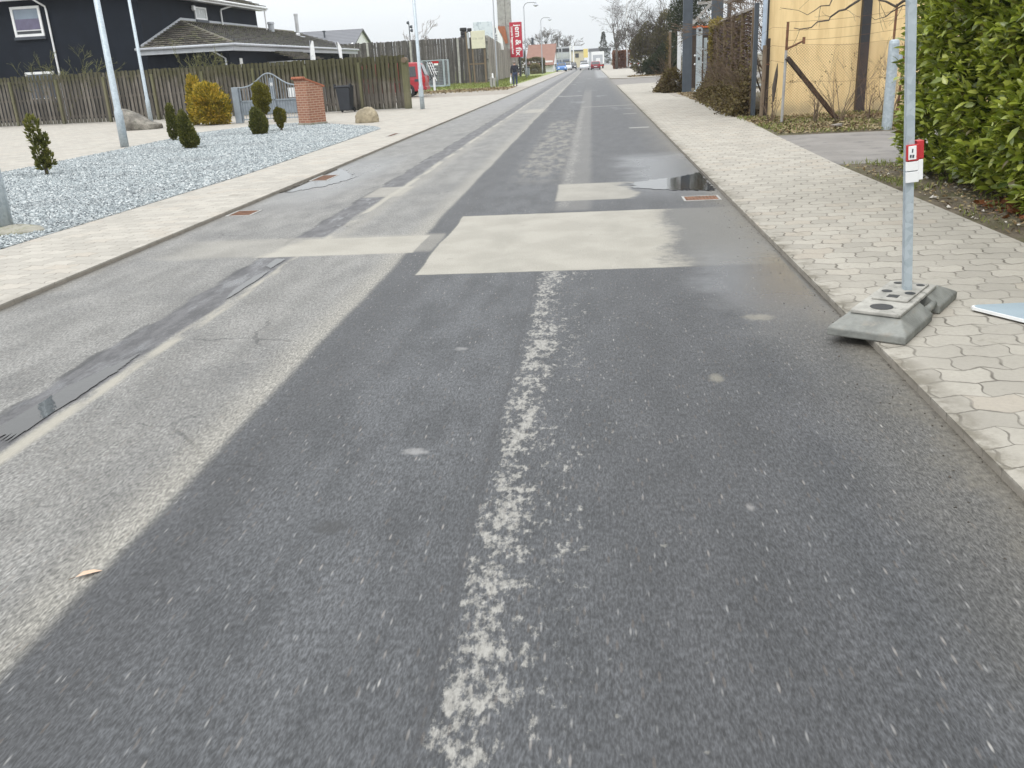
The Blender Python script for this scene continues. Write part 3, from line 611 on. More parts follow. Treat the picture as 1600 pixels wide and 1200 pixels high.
rel(MB().tube([(xi-.25, y0-.08, L0-.02), (xo+.07, y0-.08, L0-.02)], .07, 8).tube([(xo+.08, y0-.08, L0-.02), (xo+.08, y1, L0-.02)], .07, 8), 'annexe_gutter', M['ltgrey'], smooth=True)
rel(MB().box(xi-.2, xo, y0-.01, y0+.03, L0-.30, L0-.10).box(xo-.03, xo+.01, y0, y1, L0-.30, L0-.10).box(xi, xo-.03, y0+.03, 46.0, L0-.28, L0-.25).box(-18.2, xo-.03, 46.0, y1, L0-.28, L0-.25), 'annexe_fascia', M['ltgrey'])
rel(MB().tube([(-18.9, 45.4, 3.15), (-18.85, 45.5, 3.0), (-18.35, 45.9, 2.6), (-18.33, 45.9, .1)], .045, 8), 'downpipe', M['ltgrey'])
rel(MB().box(-18.19, -18.14, 47.3, 47.65, 2.15, 2.6), 'meter_box', M['white'], bevel=.01)
rel(MB().lathe([(.16, 4.0), (.16, 4.4), (.13, 4.45), (.13, 5.6), (.15, 5.62), (.15, 5.75)], 14, (-20.9, 66.3, 0)), 'flue', M['chrome'], smooth=False)
rel(MB().box(-21.3, -20.5, 65.9, 66.7, 3.7, 4.25), 'flue_base', M['ltgrey'], bevel=.03)
rel(MB().lathe([(.2, 4.5), (.2, 5.0), (.26, 5.02), (.22, 5.15)], 12, (-21.8, 63.4, 0)), 'roof_vent', M['ltgrey'])
mb = MB(); tile_slope(mb, (-16.4, 51.5, 2.45), (-16.4, 56.5, 2.45), (-17.9, 56.5, 2.95), (-17.9, 51.5, 2.95), 6); rel(mb, 'porch_roof', M['roof'])
rel(MB().box(-16.45, -16.38, 51.5, 56.5, 2.22, 2.40).box(-18.2, -16.45, 51.5, 51.56, 2.2, 2.42).box(-16.6, -16.45, 51.6, 51.75, 0, 2.2).box(-16.6, -16.45, 56.2, 56.35, 0, 2.2), 'porch_frame', M['ltgrey'])

# grey house far behind the tall fence
gh = thing('house', 'grey metal roofed house with a white gable beyond the tall fence', 'house', (-27.3, 110, 0))
gh_ = dict(off=(27.3, -110, 0), parent=gh)
rel(MB().box(-46, -27.3, 106.5, 115.5, 0, 4.75), 'wall', M['white'], **gh_)
rel(MB().prism_x([(106.5, 4.75), (115.5, 4.75), (111, 6.45)], -27.5, -27.3), 'gable', M['white'], **gh_)
m_ = N('grey_profiled_roof'); x, y, z = m_.xyz(); m_.bump(m_.math('SINE', m_.mul(y, 14.)), .6, .05)
M['greyroof'] = m_.done(m_.mix(m_.mr(m_.math('SINE', m_.mul(y, 14.)), .4, 1), (.125, .13, .145), (.09, .095, .108)), .6)
rel(MB().slab([(-46.3, 106.0, 4.55), (-27.0, 106.0, 4.55), (-27.0, 111, 6.5), (-46.3, 111, 6.5)], .12).slab([(-46.3, 111, 6.52), (-27.0, 111, 6.52), (-27.0, 116, 4.55), (-46.3, 116, 4.55)], .12), 'roof', M['greyroof'], **gh_)
rel(MB().lathe([(.1, 5.3), (.1, 6.3), (.2, 6.32), (.2, 6.45)], 8, (-31.2, 109, 0)), 'vent_pipe', M['dkgrey'], **gh_)

# ---------------------------------------------------------------- fences
def board_fence(name, label, a, b, h, bw, m, pm, posts, pitch, jitter=.03, post_h=None, off=.03, front=True, rails=True, hfun=None, postw=.11, group=None, gaps=.0):
    a = Vector((a[0], a[1], 0)); b = Vector((b[0], b[1], 0)); d = (b-a); L = d.length; ang = math.atan2(d.y, d.x)
    t = thing(name, label, 'fence', a, ang, group); mb = MB(); n = int(L/pitch)
    for i in range(n):
        x = i*pitch; hh = (hfun(x/L) if hfun else h) + random.uniform(-jitter, jitter); y = off if i % 2 else -off
        if gaps and random.random() < gaps: continue
        mb.rbox((x, y, hh/2 + .03), (bw*random.uniform(.9, 1.06), .02, hh - .06), (random.gauss(0, .004), random.gauss(0, .006), random.gauss(0, .02)))
    mb.build('boards', M[m], t)
    if rails:
        mb = MB()
        for z in (.3, h*.5, h*.87): mb.box(0, L, -.018, .018, z, z+.09)
        mb.build('rails', M[m], t)
    for p in posts:
        hh = (post_h or h) if not hfun else hfun(p/L) + .05
        MB().box(p-postw/2, p+postw/2, -off-.015-postw if front else off+.015, -off-.015 if front else off+.015+postw, 0, hh).build('post', M[pm], t, bevel=.01)
    return t
nf = board_fence('board_fence', 'mossy brown wooden board fence in front of the dark house', (-36, 41.75), (-7.75, 38.62), 2.18, .122, 'fence', 'post',
    [2.2 + i*2.42 for i in range(11)], .098, post_h=1.98, off=.045)
MB().box(28.3, 28.55, -.22, .06, 0, 2.0).build('end_post', M['post'], nf, bevel=.02)
MB().lathe([(.11, -.3), (.11, .0)], 10, (28.45, 0, 1.98), 'y').build('end_log', M['timber'], nf)
board_fence('board_fence', 'tall grey weathered board fence with concrete posts behind the red van', (-40, 89.6), (-9.95, 90.2), 4.28, .14, 'tallfence', 'concrete',
    [3, 8.2, 13.4, 18.4, 22.6, 27.2], .135, .05, 4.2, .03, postw=.2)
board_fence('board_fence', 'pale close boarded fence running along the grass beside the pavement', (-9.9, 90.3), (-10.5, 134), 4.2, .30, 'palefence', 'concrete',
    [.15], .29, .01, None, .008, False, False, lambda t: 4.32 - 1.35*t, .22)

# ---------------------------------------------------------------- poles and street lamps
def lamp_post(label, x, y, h=8.0, r0=.075, r1=.045, head=True, lean=(0, 0), group='street lamps along the left pavement', base=None, name='street_lamp'):
    t = thing(name, label, 'street lamp' if head else 'pole', (x, y, PZ-.01), 0, group)
    mb = MB(); mb.tube([(0, 0, 0), (0, 0, .9), (0, 0, .95), (lean[0], lean[1], h-.5)], [r0*1.25, r0*1.25, r0, r1], 12); mb.build('pole', M['lampgrey' if y > 60 else 'galv'], t, smooth=True)
    if head:
        arm = [(lean[0], lean[1], h-.5)] + [(lean[0] + .55*(1-math.cos(a)), lean[1], h-.5 + .5*math.sin(a)) for a in np.linspace(.15, math.pi/2, 6)] + [(lean[0]+1.15, lean[1], h-.02), (lean[0]+1.3, lean[1], h-.1)]
        MB().tube(arm, r1*.85, 8).build('arm', M['lampgrey' if y > 60 else 'galv'], t, smooth=True)
        hd = MB().lathe([(.03, .12), (.08, .1), (.12, -.05), (.3, -.22), (.3, -.26)], 14, (lean[0]+1.35, 0, h-.1)).build('lamp_shade', M['ltgrey'], t)
        MB().lathe([(.2, 0), (.18, -.06), (.08, -.1)], 12, (lean[0]+1.35, 0, h-.36)).build('lamp_glass', M['frost'], hd)
    if base: MB().box(-r0*1.3, r0*1.3, -r0*1.5, -r0*1.2, .5, .8).build('hatch', M['galv'], t)
    return t
lamp_post('galvanised street lamp post beside the end of the mossy fence', -6.95, 37.4, base=1)
lamp_post('thin galvanised street lamp in front of the pale close boarded fence', -7.2, 70.6, r0=.06, r1=.035)
lamp_post('street lamp with curved arm just right of the red shop sign', -7.5, 107, r0=.07, r1=.045)
lamp_post('street lamp with curved arm in front of the brown roofed house', -7.6, 143.8, r0=.08, r1=.05)
lamp_post('distant street lamp beside the glass fronted building, nearest of three', -7.6, 181, h=7.4, r0=.08, r1=.055)
lamp_post('distant street lamp beside the glass fronted building, second of three', -7.6, 218, h=7.4, r0=.085, r1=.06)
lamp_post('farthest and smallest street lamp of the row', -7.6, 255, h=7.4, r0=.09, r1=.06)
lamp_post('thick galvanised pole standing at the back edge of the gravel', -12.28, 23.0, 7.5, .085, .06, False, name='galvanised_pole', group=None)
lamp_post('slim pale flag pole standing behind the pointed boulder', -18.75, 37.7, 8.5, .075, .05, False, name='flag_pole', group=None)
p0 = lamp_post('galvanised pole on a mossy stone foot at the left picture edge', -6.74, 9.55, 7.5, .095, .07, False, name='galvanised_pole', group=None)
mb = MB().lathe([(.42, 0), (.44, .03), (.40, .09), (.26, .15), (.14, .17)], 18); mb.v = [(a*1.15 + random.gauss(0, .012), b*.6 + random.gauss(0, .012), c*.55 + random.gauss(0, .006)) for a, b, c in mb.v]; mb.build('stone_foot', M['moss_concrete'], p0, smooth=True)

# ---------------------------------------------------------------- boulders
def boulder(label, loc, size, m, seed, pts=None, rz=0):
    import bmesh
    bm = bmesh.new(); bmesh.ops.create_icosphere(bm, subdivisions=5, radius=1); from mathutils import noise as nz
    for v in bm.verts:
        p = v.co.copy()
        if pts: p = pts(p)
        k = 1 + .12*nz.noise(p*1.6 + Vector((seed, 0, 0))) + .05*nz.noise(p*5 + Vector((seed, 3, 0))) + .02*nz.noise(p*14)
        v.co = Vector((p.x*size[0]*k, p.y*size[1]*k, max(-.25, p.z)*size[2]*k + size[2]*.25 ))
    me = bpy.data.meshes.new('boulder'); bm.to_mesh(me); bm.free(); me.materials.append(m); me.polygons.foreach_set('use_smooth', [True]*len(me.polygons))
    o = bpy.data.objects.new('boulder', me); COL.objects.link(o); o.location = loc; o.rotation_euler = (0, 0, rz); return tag(o, label, 'boulder')
boulder('round yellowish boulder on the corner of the gravel bed', (-7.3, 29.3, PZ), (.40, .36, .38), M['sandstone'], 3)
def wedge(p):
    q = p.copy(); q.z = max(-.3, p.z)*max(.18, 1.12 - .62*(p.x + .75)) if p.z > 0 else p.z; q.x = p.x - .22*max(0, p.z); return q
boulder('grey pointed wedge shaped boulder in front of the fence', (-16.3, 31.9, PZ), (.78, .5, .66), M['granite'], 9, wedge)

# ---------------------------------------------------------------- conifers and golden bushes
def conifer(label, loc, parts, m, n, L=.07, W=.045, trunk=.3, name='conifer_shrub', cat='shrub', group='small clipped conifers in the gravel', up=1.2, lumps=True):
    t = thing(name, label, cat, loc, 0, group)
    MB().tube([(0, 0, 0), (parts[0][0][0]*.6, parts[0][0][1]*.6, max(trunk, parts[0][0][2])), ], [.035, .02], 6).build('trunk', M['bark'], t)
    Ps, Ds = [], []; vol = [p[1][0]*p[1][1] + p[1][0]*p[1][2] for p in parts]; tot = sum(vol)
    for (c, r), v in zip(parts, vol):
        k = int(n*v/tot); P, d = ell_points(k, c, r, .62)
        if lumps:
            d3 = np.sin(P*19 + c[0]*9).sum(1); P = P - (d*np.array(r))*np.clip(.13*d3 + rng.normal(0, .09, k), -.22, .4)[:, None]
        D = d + np.array([0, 0, up]) + rng.normal(0, .35, (k, 3)); Ps.append(P); Ds.append(D)
    P = np.concatenate(Ps); D = np.concatenate(Ds); leaf_mesh('crown', P, D, rng.uniform(.6, 1.3, len(P))*L, W, m, t, roll=rng.uniform(0, 3.1, len(P)))
    return t
conifer('sparse ragged small conifer at the left end of the gravel bed', (-10.28, 16.2, PZ), [((-.03, 0, .44), (.12, .11, .2)), ((-.10, 0, .80), (.11, .10, .22)), ((.07, .02, .64), (.07, .07, .15)), ((0, 0, .2), (.12, .1, .11)), ((.11, 0, .3), (.07, .08, .15))], M['thuja'], 950, .085, .05)
conifer('dark green pointed small conifer in front of the golden bushes', (-9.74, 21.3, PZ), [((.02, 0, .32), (.18, .18, .32)), ((-.04, 0, .60), (.12, .12, .26)), ((.05, 0, .16), (.18, .17, .17))], M['thuja'], 5200, .055, .035)
conifer('dark green slim conifer half hidden behind the pointed one', (-11.62, 24.6, PZ), [((0, 0, .36), (.14, .14, .36)), ((-.01, 0, .72), (.11, .11, .22))], M['thuja'], 3600, .055, .035)
conifer('dark green low conifer standing in front of the gate', (-9.55, 25.6, PZ), [((0, 0, .30), (.23, .22, .31)), ((.02, 0, .12), (.22, .2, .13)), ((-.03, 0, .52), (.15, .15, .2))], M['thuja'], 5200, .055, .035)
conifer('tall olive green topiary conifer with a swelling top in front of the gate', (-9.72, 26.6, PZ), [((.0, 0, 1.02), (.24, .24, .36)), ((-.02, 0, .72), (.2, .2, .22)), ((0, 0, .3), (.08, .08, .2))], M['topi'], 6200, .055, .04)
conifer('little olive conifer ball beside the topiary conifer', (-9.35, 26.9, PZ), [((.02, 0, .42), (.17, .17, .22)), ((0, 0, .18), (.08, .08, .12))], M['topi'], 2200, .05, .035)
g2 = 'golden bushes in front of the board fence'
conifer('round golden thuja bush, the broader of the two', (-13.95, 32.8, PZ), [((0, 0, .68), (.60, .6, .64)), ((-.1, 0, .95), (.44, .46, .46)), ((.26, 0, .58), (.40, .42, .48)), ((.55, -.1, .22), (.15, .15, .2))], M['gold'], 13000, .10, .05, .4, 'golden_bush', 'bush', g2, .5)
conifer('upright golden thuja bush, the narrower of the two', (-14.72, 33.3, PZ), [((0.04, 0, .85), (.27, .3, .82)), ((.02, 0, .45), (.3, .3, .42))], M['gold'], 6500, .10, .05, .5, 'golden_bush', 'bush', g2, 1.1)

# ---------------------------------------------------------------- arched metal gate, brick pier, letter box, bin
gt = thing('metal_gate', 'grey arched double metal gate with vertical bars and solid lower panels', 'gate', (-13.1, 33.0, PZ))
GW = 2.75
def arch(u): return 1.22 + .46*math.exp(-((u-.46)/.21)**2)
MB().box(-.02, .22, -.11, .11, 0, 1.26).build('gate_post', M['gategrey'], gt, bevel=.01); MB().box(GW+.05, GW+.22, -.1, .1, 0, 1.22).build('gate_post', M['gategrey'], gt, bevel=.01)
MB().tube([(.22 + u*(GW-.22), 0, arch(u)) for u in np.linspace(0, 1, 40)], .024, 8).build('top_rail', M['gategrey'], gt, smooth=True)
mb = MB()
for i in range(25):
    u = (i+.5)/25; xx = .22 + u*(GW-.22); mb.tube([(xx, 0, .07), (xx, 0, arch(u))], .010, 6)
mb.build('bars', M['gategrey'], gt)
mb = MB().box(.24, GW, -.015, .015, .1, .14).box(.24, GW, -.02, .02, .74, .78).box(.24, .28, -.02, .02, .06, 1.2).box(GW-.02, GW+.03, -.02, .02, .06, 1.2).box(1.42, 1.47, -.02, .02, .06, 1.52).box(1.5, 1.55, -.02, .02, .06, 1.52)
mb.build('frame', M['gategrey'], gt); MB().box(.28, 1.42, .021, .03, .28, .74).build('panel', M['gategrey'], gt); MB().box(1.55, GW-.02, .021, .03, .28, .74).build('panel', M['gategrey'], gt)
mb = MB()
for k in range(8):
    a = k*math.pi/4; mb.beam((1.49, -.03, 1.3), (1.49 + .07*math.cos(a), -.03, 1.3 + .07*math.sin(a)), .014)
mb.build('rosette', M['white'], gt)
MB().box(2.05, 2.62, .035, .05, .82, 1.15).build('notice_board', M['white'], gt)

pr = thing('brick_pier', 'red brick gate pier with a sloping tiled cap on the gravel edge', 'pillar', (-9.13, 29.1, PZ), R_(-33))
MB().box(-.56, 0, 0, .68, .07, 1.18).prism_x([(0, 1.18), (.68, 1.18), (0, 1.40)], -.56, 0).build('shaft', M['brick'], pr)
MB().box(-.59, .03, -.03, .71, 0, .075).build('footing', M['moss_concrete'], pr, bevel=.01)
mb = MB()
for k in range(7): mb.beam((-.55 + k*.088, -.06, 1.455), (-.55 + k*.088, .76, 1.18), .075, .05); 
for k in range(7): mb.tube([(-.55 + k*.088, -.08, 1.475), (-.55 + k*.088, .0, 1.45)], .04, 8)
mb.build('tile_cap', mat('red_clay_tile', (.33, .12, .065), .85, var=.2, sc=5, bump=.2), pr)
ml = thing('letter_box', 'grey metal letter box on a thin post beside the brick pier', 'letter box', (-11.6, 38.2, PZ))
MB().box(-.30, .02, -.18, .16, .72, 1.06).prism_y([(-.30, 1.06), (.02, 1.06), (.02, 1.12), (-.06, 1.18), (-.22, 1.18), (-.30, 1.12)], -.18, .16).build('box', M['gategrey'], ml, bevel=.01)
MB().box(-.27, -.01, -.195, -.183, .95, 1.0).build('flap', M['ltgrey'], ml); MB().tube([(.05, 0, 0), (.0, 0, .72)], .025, 8).build('post', M['ltgrey'], ml)
bn = thing('wheelie_bin', 'dark grey wheelie bin standing in front of the mossy fence', 'wheelie bin', (-10.28, 38.0, PZ), R_(-2))
mb = MB(); lo, hi = (.22, .26), (.30, .33)
mb.add([(-lo[0], -lo[1], .08), (lo[0], -lo[1], .08), (lo[0], lo[1], .08), (-lo[0], lo[1], .08), (-hi[0], -hi[1], 1.0), (hi[0], -hi[1], 1.0), (hi[0], hi[1], 1.0), (-hi[0], hi[1], 1.0)], [(0, 3, 2, 1), (4, 5, 6, 7), (0, 1, 5, 4), (1, 2, 6, 5), (2, 3, 7, 6), (3, 0, 4, 7)])
mb.build('body', M['bin'], bn, bevel=.03)
MB().box(-.32, .32, -.36, .30, 1.005, 1.05).box(-.28, .28, -.3, .25, 1.05, 1.08).build('lid', M['bin'], bn, bevel=.02)
for sx in (-1, 1):
    MB().box(sx*.33-.025, sx*.33+.025, -.36, -.2, .96, 1.14).build('handle', M['bin'], bn, bevel=.01)
    MB().lathe([(.1, -.025), (.1, .025)], 14, (sx*.27, .22, .1), 'x').build('wheel', M['rubber'], bn)

# feather flags, shrubs behind the fence
def feather(label, x, y, top, lean, wd):
    t = thing('feather_flag', label, 'flag', (x, y, 0), 0, 'white feather flags behind the fence')
    MB().tube([(0, 0, 0), (0, 0, 2.0), (lean*.4, 0, 2.6), (lean, 0, top)], .018, 6).build('pole', M['ltgrey'], t)
    pr_ = [(0, 2.0), (wd, 2.02), (wd, 2.7), (wd*.8 + lean*.5, top - .05), (wd*.5 + lean*.6, top), (lean*.4, 2.75)]
    MB().prism_y(pr_, -.006, .006).build('cloth', M['white'], t)
    return t
ff = feather('white feather flag with a small grey mark, seen broadside behind the fence', -12.68, 41.6, 3.05, .08, .24)
MB().tube([(.12 + .05*math.cos(a), -.012, 2.33 + .08*math.sin(a)) for a in np.linspace(.4, 5.6, 14)], .006, 4).build('printed_mark', M['ltgrey'], ff)
feather('white feather flag seen almost edge on behind the fence', -11.42, 42.1, 2.95, -.18, .09)
bare_shrub('bare_shrub', 'mossy bare shrub behind the fence below the large white window', 'shrub', (-25.6, 43.0, 0), 3.9, 8, 4, .55, 'mosstwig', .3, .03)
bare_shrub('bare_shrub', 'mossy bare shrub behind the fence below the lean to gutter', 'shrub', (-18.2, 42.6, 0), 3.3, 7, 4, .6, 'mosstwig', .4, .03)

# ---------------------------------------------------------------- red van, cage trolleys
def wheel(parent, x, y, r, w, side):
    t = MB().lathe([(r*.72, -w/2), (r*.95, -w/2), (r, -w*.3), (r, w*.3), (r*.95, w/2), (r*.72, w/2)], 24, (x, y, r), 'y').build('wheel', M['rubber'], parent)
    yo = y + side*(w/2 + .004); mb = MB().lathe([(r*.70, -.02), (r*.70, .015), (r*.6, .02)], 20, (x, yo, r), 'y')
    for k in range(5):
        a = k*2*math.pi/5; mb.beam((x, yo + side*.02, r), (x + r*.62*math.cos(a), yo + side*.02, r + r*.62*math.sin(a)), r*.2, .02)
    mb.build('rim', M['chrome'], t); return t
vn = thing('van', 'red panel van parked behind the end of the mossy fence', 'van', (-9.95, 55.0, .055), R_(3))
# local: rear at x=0, front toward -x, left side on y=0
prof = [(0, .42), (0, .95), (-.04, 1.2), (-.28, 1.86), (-.5, 1.95), (-3.4, 1.96), (-3.75, 1.88), (-4.35, 1.2), (-4.95, 1.0), (-5.08, .75), (-5.08, .35), (-4.7, .28), (-.3, .3)]
mb = MB(); W_ = 1.9; n = len(prof)
rows = [(0.0, .0), (.10, .0)]
P = []
for yy, ins in ((0.0, 1), (W_, 1)): P += [(a, yy + (0 if b < 1.1 else (b-1.1)*.16)*(1 if yy == 0 else -1), b) for a, b in prof]
mb.add(P, [tuple(range(n)), tuple(range(2*n-1, n-1, -1))] + [(i, n+i, n+(i+1) % n, (i+1) % n) for i in range(n)])
vb = mb.build('body', M['red'], vn, bevel=.06, seg=3)
def side_pane(x0, x1, z0, z1, nm='side_window', mm='glass2', o=-.012):
    return MB().slab([(x0, (z0-1.1)*.16 + o, z0), (x1, (z0-1.1)*.16 + o, z0), (x1-.03, (z1-1.1)*.16 + o, z1), (x0+.03, (z1-1.1)*.16 + o, z1)], .015).build(nm, M[mm], vn, bevel=.004)
side_pane(-1.55, -.5, 1.14, 1.72); side_pane(-2.9, -1.75, 1.14, 1.72); side_pane(-4.0, -3.1, 1.14, 1.70)
MB().slab([(.012, .2, 1.22), (.012, 1.7, 1.22), (-.2, 1.6, 1.80), (-.2, .3, 1.80)], .012).build('rear_window', M['glass2'], vn)
MB().box(-.06, .07, .03, 1.87, .36, .56).build('bumper', M['red'], vn, bevel=.03)
MB().box(-.09, .02, -.012, .16, .78, 1.14).build('tail_lamp', M['lamp_red'], vn, bevel=.01); MB().box(-.09, .02, W_-.16, W_+.012, .78, 1.14).build('tail_lamp', M['lamp_red'], vn, bevel=.01)
MB().box(-.62, -.36, -.014, .0, .86, 1.0).build('fuel_flap', M['dkgrey'], vn)
MB().box(-4.5, -.35, -.01, .005, .36, .47).build('side_skirt', M['red'], vn)
for xx in (-1.05, -4.15):
    MB().lathe([(.40, -.02), (.40, .03)], 24, (xx, .0, .36), 'y').build('wheel_arch', M['black'], vn); wheel(vn, xx, -.0, .335, .22, -1); wheel(vn, xx, W_, .335, .22, 1)
rk = thing('bicycle_rack', 'black and white striped bicycle rack on the back of the red van', 'bicycle rack', (-9.85, 55.1, .05))
for k in range(2): MB().tube([(-.05, .3 + k*.9, 1.95), (.2, .3 + k*.9, 1.75), (.42, .3 + k*.9, 1.1)], .03, 6).build('arm', M['black'], rk)
for k in range(4): MB().beam((.14 + k*.1, .0, 1.86 - k*.17), (.14 + k*.1, 1.5, 1.86 - k*.17), .05, .03).build('rail', M['white'], rk)
for k in range(3): MB().beam((.10 + k*.13, .05, 1.9), (.34 + k*.13, .05, 1.2), .05, .03).build('strap_bar', M['white'], rk)
MB().beam((.45, .1, 1.18), (.58, .1, .85), .06, .03).build('strap_bar', M['white'], rk)
MB().tube([(.2, .1, 1.2), (.3, .1, 1.0), (.15, .1, .9)], .04, 6).build('clamp', M['black'], rk)
MB().box(.36, .41, .1, .6, .3, 1.05).build('number_board', M['white'], rk)
def cage(label, x, y, tagc=False):
    t = thing('cage_trolley', label, 'cage trolley', (x, y, .05), R_(4), 'steel cage trolleys by the tall fence'); mb = MB(); w, d, h = 1.75, .9, 2.2
    for a in (0, w):
        for b in (0, d): mb.box(a-.03, a+.03, b-.03, b+.03, .12, h)
    for z in (.2, h): 
        for b in (0, d): mb.box(0, w, b-.025, b+.025, z-.025, z+.025)
        for a in (0, w): mb.box(a-.025, a+.025, 0, d, z-.025, z+.025)
    mb.build('frame', M['galv'], t); mb = MB()
    for i in range(1, 14): mb.box(i*w/14-.008, i*w/14+.008, d-.01, d+.01, .2, h)
    for i in range(1, 16): mb.box(0, w, d-.012, d+.012, .2 + i*(h-.2)/16-.01, .2 + i*(h-.2)/16+.01)
    for i in range(1, 8): mb.box(-.01, .01, i*d/8-.01, i*d/8+.01, .2, h)
    mb.build('mesh_panels', M['gategrey'], t); MB().box(0, w, 0, d, .12, .17).build('deck', M['galv'], t)
    for a in (.1, w-.1):
        for b in (.1, d-.1): MB().lathe([(.06, -.02), (.06, .02)], 10, (a, b, .06), 'x').build('castor', M['rubber'], t)
    if tagc: MB().box(.8, 1.4, -.05, -.035, 1.95, 2.12).build('red_tag', M['lamp_red'], t); MB().box(1.0, 1.35, -.053, -.04, 1.8, 1.95).build('white_tag', M['white'], t)
    return t
cage('galvanised cage trolley nearest the red van, with a red and white tag', -13.9, 76, True); cage('galvanised cage trolley pushed in behind the tagged one', -13.7, 77.1)

# ---------------------------------------------------------------- things on and behind the tall fence
ts = thing('tyre_stack', 'stack of black tyres on a pole above the tall fence', 'tyres', (-12.3, 91.2, 0))
for i, (z, r, dx) in enumerate(((4.35, .36, 0), (4.68, .36, .02), (5.02, .34, -.05), (4.95, .22, .55))):
    MB().lathe([(r*.55, -.15), (r*.9, -.16), (r, -.1), (r, .1), (r*.9, .16), (r*.55, .15)], 18, (dx, 0, z)).build('tyre', M['rubber'], ts, smooth=True)
MB().tube([(0, 0, 0), (0, 0, 5.1)], .08, 8).build('pole', M['timber'], ts)
sb = thing('sign_board', 'cream board with faint lettering on a rough timber stand', 'sign board', (-11.0, 86.5, .05))
for xx, hh, ln in ((-.35, 4.6, -.15), (.1, 4.6, -.1), (1.15, 3.2, 0)): MB().beam((xx, 0, 0), (xx+ln, 0, hh), .17, .14).build('post', M['timber'], sb)
MB().box(-.4, 1.2, -.05, .05, 1.72, 1.84).build('cross_rail', M['timber'], sb); MB().box(.1, 1.25, -.05, .05, .06, .16).build('cross_rail', M['timber'], sb); MB().box(-.42, -.2, -.08, .0, 3.15, 4.5).build('edge_board', M['ltgrey'], sb)
pn = MB().box(.0, 1.28, -.22, -.1, 3.1, 4.62).build('panel', mat('cream_sign_paint', (.62, .60, .48), .6, var=.04, bump=0), sb, bevel=.02)
def text(body, m, size, loc, rot, parent, ext=.01, name='lettering', sx=1, align='CENTER', bold=0):
    cu = bpy.data.curves.new('t', 'FONT'); cu.body = body; cu.size = size; cu.extrude = ext; cu.align_x = align; cu.align_y = 'CENTER'; cu.offset = bold; cu.resolution_u = 4
    tmp = bpy.data.objects.new('t', cu); COL.objects.link(tmp); dg = bpy.context.evaluated_depsgraph_get(); dg.update()
    me = bpy.data.meshes.new_from_object(tmp.evaluated_get(dg)); bpy.data.objects.remove(tmp); me.materials.clear(); me.materials.append(m)
    o = bpy.data.objects.new(name, me); COL.objects.link(o); o.location = loc; o.rotation_euler = rot; o.scale = (sx, 1, 1)
    if parent: o.parent = parent
    return o
mb = MB()
for k_, (w_, h_) in enumerate(((.05, .16), (.03, .24), (.05, .16), (.05, .16), None or (0, 0), (.05, .16), (.05, .18), (.05, .16), (.05, .2))):
    if w_: mb.box(.14 + k_*.11, .14 + k_*.11 + w_, -.226, -.2205, 3.86, 3.86 + h_)
mb.build('faded_lettering', mat('faded_letter_paint', (.42, .41, .33), .7, var=.05, bump=0), pn)
wb = thing('billboard', 'large pale billboard with faint grey drawing above the tall fence', 'billboard', (-13.1, 105, 0))
m_ = N('faded_billboard_print'); v = m_.noise(m_.scale(m_.P, (1, 1, .8)), 2.6, 4, .7)
M['print'] = m_.done(m_.mix(m_.mr(v, .5, .62), (.62, .68, .72), (.44, .50, .55)), .5)
MB().box(0, 2.15, 0, .2, 3.6, 6.25).build('panel', M['print'], wb, bevel=.02); MB().box(.2, .4, .2, .4, 0, 6).build('post', M['concrete'], wb); MB().box(1.7, 1.9, .2, .4, 0, 6).build('post', M['concrete'], wb)
wc = thing('billboard', 'small white board with dark marks beside the concrete tower', 'billboard', (-10.85, 104.5, 0))
MB().prism_y([(0, 3.2), (1.1, 3.2), (1.0, 4.4), (.7, 5.1), (.4, 5.75), (0, 5.75)], 0, .12).build('panel', M['white'], wc); MB().box(.3, .45, .13, .28, 0, 4.5).build('post', M['concrete'], wc)
mb = MB().box(.18, .33, -.02, -.004, 5.0, 5.5)
for k in range(4): mb.box(.18, .45, -.02, -.004, 4.1 + k*.2, 4.2 + k*.2)
mb.build('printed_mark', M['dkgrey'], wc)
tw = thing('concrete_tower', 'tall square concrete pylon with a rust red panel behind the fence', 'tower', (-11.35, 124, 0))
MB().box(-.78, .22, -.5, .6, 0, 19).box(.22, .95, -.38, .5, 0, 19).build('shaft', M['concrete'], tw, bevel=.03)
MB().prism_y([(-.78, 6.4), (.15, 6.35), (.45, 4.3), (.12, 4.2), (-.38, 5.5), (-.78, 5.75)], -.75, -.55).build('rust_panel', mat('rust_red_panel', (.33, .12, .06), .75, var=.15, bump=.05), tw)
js = thing('shop_sign', 'red vertical shop sign with white lettering reading jem & fix', 'shop sign', (-10.15, 118, 0), R_(-6))
M['signred'] = mat('sign_red_vinyl', (.42, .02, .045), .4, var=.05, bump=0)
MB().box(0, 1.5, -.1, .35, 2.45, 6.55).build('panel', M['signred'], js, bevel=.02); MB().box(-.004, .0, -.08, .33, 2.5, 6.5).build('side_panel', mat('sign_dark_red', (.12, .012, .02), .5, bump=0), js)
MB().box(.98, 1.22, .0, .24, 0, 2.45).build('post', M['black'], js)
text('jem & fix', M['white'], 1.0, (1.02, -.115, 4.45), (math.pi/2, math.pi/2, 0), js, .012, bold=.018)
text('Lavpris byggemarked', M['white'], .36, (.3, -.115, 4.45), (math.pi/2, math.pi/2, 0), js, .012, sx=1.05, bold=.012)
fm = thing('floodlight_mast', 'thin mast with three small floodlights behind the tall fence', 'floodlight', (-18.55, 96, 0)); MB().tube([(0, 0, 0), (0, 0, 6.1)], .05, 6).build('mast', M['dkgrey'], fm)
for dz, dx in ((6.15, -.1), (5.75, .2), (5.4, .22)): MB().lathe([(.1, -.12), (.16, .0), (.16, .12)], 10, (dx, 0, dz), 'x').build('floodlight', M['dkgrey'], fm)
